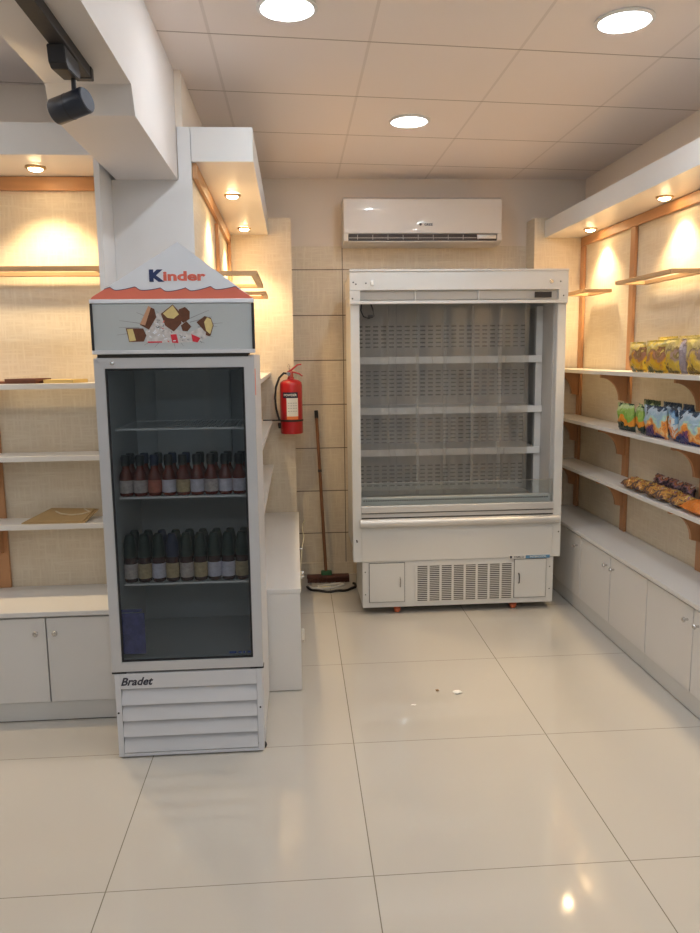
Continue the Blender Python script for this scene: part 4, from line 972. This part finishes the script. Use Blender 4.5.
for i, (yc, wd, ht, m, lb) in enumerate([(3.86, .195, .155, GOLD, 'crumpled gold snack bag farthest left in the front row of the top right shelf'),
                             (3.655, .195, .16, GOLD, 'crumpled gold and brown snack bag, second from the far end of the top right shelf'),
                             (3.485, .135, .165, GOLD2, 'olive gold snack bag just left of the narrow lilac bag'),
                             (3.265, .19, .165, GOLD2, 'olive gold snack bag right of the narrow lilac bag, at the photo edge'),
                             (3.06, .19, .165, GOLD, 'gold snack bag on the top right shelf outside the photo')]):
    bag(lb, m, wd, ht, .055, (1.790, yc, S), (.10, 0, FR + (.03 if i % 2 else -.03)), i + 1, G1)
bag('narrow silver lilac snack bag seen edge-on between gold bags', GREY, .05, .16, .045, (1.785, 3.388, S), (.04, .02, FR + .05), 9, None)
for i, (yc, lb) in enumerate([(3.78, 'gold snack bag in the second row of the top right shelf, farther one'), (3.56, 'gold snack bag in the second row of the top right shelf, middle one'), (3.33, 'gold snack bag in the second row of the top right shelf, nearest one')]):
    bag(lb, GOLD if i != 1 else GOLD2, .205, .178, .045, (1.885, yc - .03, S), (.03, 0, FR + .01 * i), 20 + i, G1)
S = 1.1422; G2 = 'upright snack bags on the middle right shelf'
for i, (yc, wd, ht, m, x, rz, lb) in enumerate([(3.965, .18, .15, GREEN, 1.785, .06, 'green snack bag with orange band and black foot, farthest left on the middle right shelf'),
                             (3.815, .10, .155, GREEN, 1.80, -.25, 'darker green snack bag turned sideways behind the first green one'),
                             (3.625, .22, .158, BLUE, 1.785, .04, 'pale green and blue snack bag with orange food picture, beside the green ones'),
                             (3.455, .10, .16, BLUE2, 1.795, -.2, 'blue snack bag turned sideways, between the green-blue bag and the next ones'),
                             (3.295, .19, .155, BLUE, 1.785, .05, 'blue and orange snack bag, fourth from the far end of the middle shelf'),
                             (3.095, .19, .155, BLUE2, 1.785, .04, 'pale blue snack bag at the right photo edge of the middle shelf'),
                             (2.895, .19, .155, BLUE, 1.785, 0, 'blue snack bag on the middle right shelf outside the photo')]):
    bag(lb, m, wd, ht, .05, (x, yc, S), (.10, 0, FR + rz), 30 + i, G2)
for i, (yc, lb, m) in enumerate([(3.91, 'green snack bag in the second row of the middle shelf', GREEN), (3.69, 'blue snack bag in the second row of the middle shelf, farther one', BLUE), (3.45, 'blue snack bag in the second row of the middle shelf, middle one', BLUE2), (3.26, 'blue snack bag in the second row of the middle shelf, nearest one', BLUE)]):
    bag(lb, m, .10 if i == 2 else .19, .168, .04, (1.895, 3.532 if i == 2 else yc, S), (.03, 0, FR), 40 + i, G2)
S = .8352; G3 = 'flat snack bags on the lowest right shelf'
names = ['amber snack pouch lying flat, farthest on the lowest right shelf', 'amber snack pouch lying second from the far end of the lowest shelf', 'amber snack pouch lying third from the far end of the lowest shelf',
         'amber snack pouch lying fourth from the far end of the lowest shelf', 'amber snack pouch lying fifth, just before the plain orange bag', ]
for i in range(5):
    bag(names[i], BROWN, .112, .118, .050, (1.757, 3.93 - .131 * i, S + .001), (-PI / 2 + .16, 0, FR + (.12 if i % 2 else -.10)), 50 + i, G3)
for i, lb in enumerate(['dark purple snack pouch lying at the back of the lowest shelf, farthest one', 'dark purple snack pouch lying at the back of the lowest shelf, second one', 'dark purple snack pouch lying at the back of the lowest shelf, third one', 'dark purple snack pouch lying at the back of the lowest shelf, nearest one']):
    bag(lb, PURPLE, .11 if i == 2 else .14, .085, .045, (1.908, (3.83, 3.68, 3.547, 3.36)[i], S), (-.24, 0, FR + random.uniform(-.04, .04)), 60 + i, G3)
bag('plain orange snack bag lying flat at the right edge of the lowest shelf', ORANGE, .19, .12, .05, (1.757, 3.24, S), (-PI / 2 + .18, 0, FR), 70, None)

# ------------------------------------------------------------------ crumbs on the floor
def crumb(label, x, y, s, m, seed):
    t_ = bmesh.new(); bmesh.ops.create_icosphere(t_, subdivisions=2, radius=1)
    for v in t_.verts:
        k = 1 + .5 * noise.noise(v.co * 1.6 + Vector((seed, 0, 0))); v.co = Vector((v.co.x * s[0] * k, v.co.y * s[1] * k, v.co.z * s[2] * k))
    lo = min(v.co.z for v in t_.verts)
    mb = MB(); mb.merge(t_, Matrix.Translation((x, y, -lo + .0003)))
    tag(part('plaster_crumb' if m is M['debris'] else 'dirt_crumb', mb, m), label, 'crumb')
crumb('white plaster crumb on the floor in front of the chiller', .72, 3.30, (.022, .014, .006), M['debris'], 1)
crumb('tiny brown crumb on the floor left of the white crumb', .632, 3.334, (.010, .008, .004), M['dust'], 3)
crumb('small pale flake on the floor tile left of the crumbs', .50, 3.20, (.012, .007, .0015), M['debris'], 5)

# ------------------------------------------------------------------ world, camera
wd = bpy.data.worlds.new('World'); scene.world = wd; wd.use_nodes = True
bg = wd.node_tree.nodes['Background']; bg.inputs[0].default_value = (.80, .90, 1.0, 1); bg.inputs[1].default_value = 0.12

f, pt, yw, rl, hc = 757.72, .145832, .0702133, -.0120845, 1.566388
fw = Vector((math.sin(yw) * math.cos(pt), math.cos(yw) * math.cos(pt), -math.sin(pt)))
r0 = Vector((math.cos(yw), -math.sin(yw), 0)); u0 = r0.cross(fw)
r1 = r0 * math.cos(rl) + u0 * math.sin(rl); u1 = u0 * math.cos(rl) - r0 * math.sin(rl)
cam = bpy.data.cameras.new('Camera'); co = bpy.data.objects.new('Camera', cam); C.objects.link(co)
mt = Matrix((( r1.x, u1.x, -fw.x, 0), (r1.y, u1.y, -fw.y, 0), (r1.z, u1.z, -fw.z, hc), (0, 0, 0, 1)))
co.matrix_world = mt
cam.sensor_fit = 'HORIZONTAL'; cam.sensor_width = 36; cam.lens = f / 700 * 36; cam.clip_start = .02
scene.camera = co
vs = scene.view_settings
vs.view_transform = 'Standard'; vs.look = 'None'; vs.gamma = 1; vs.exposure = 1.0; vs.use_curve_mapping = False
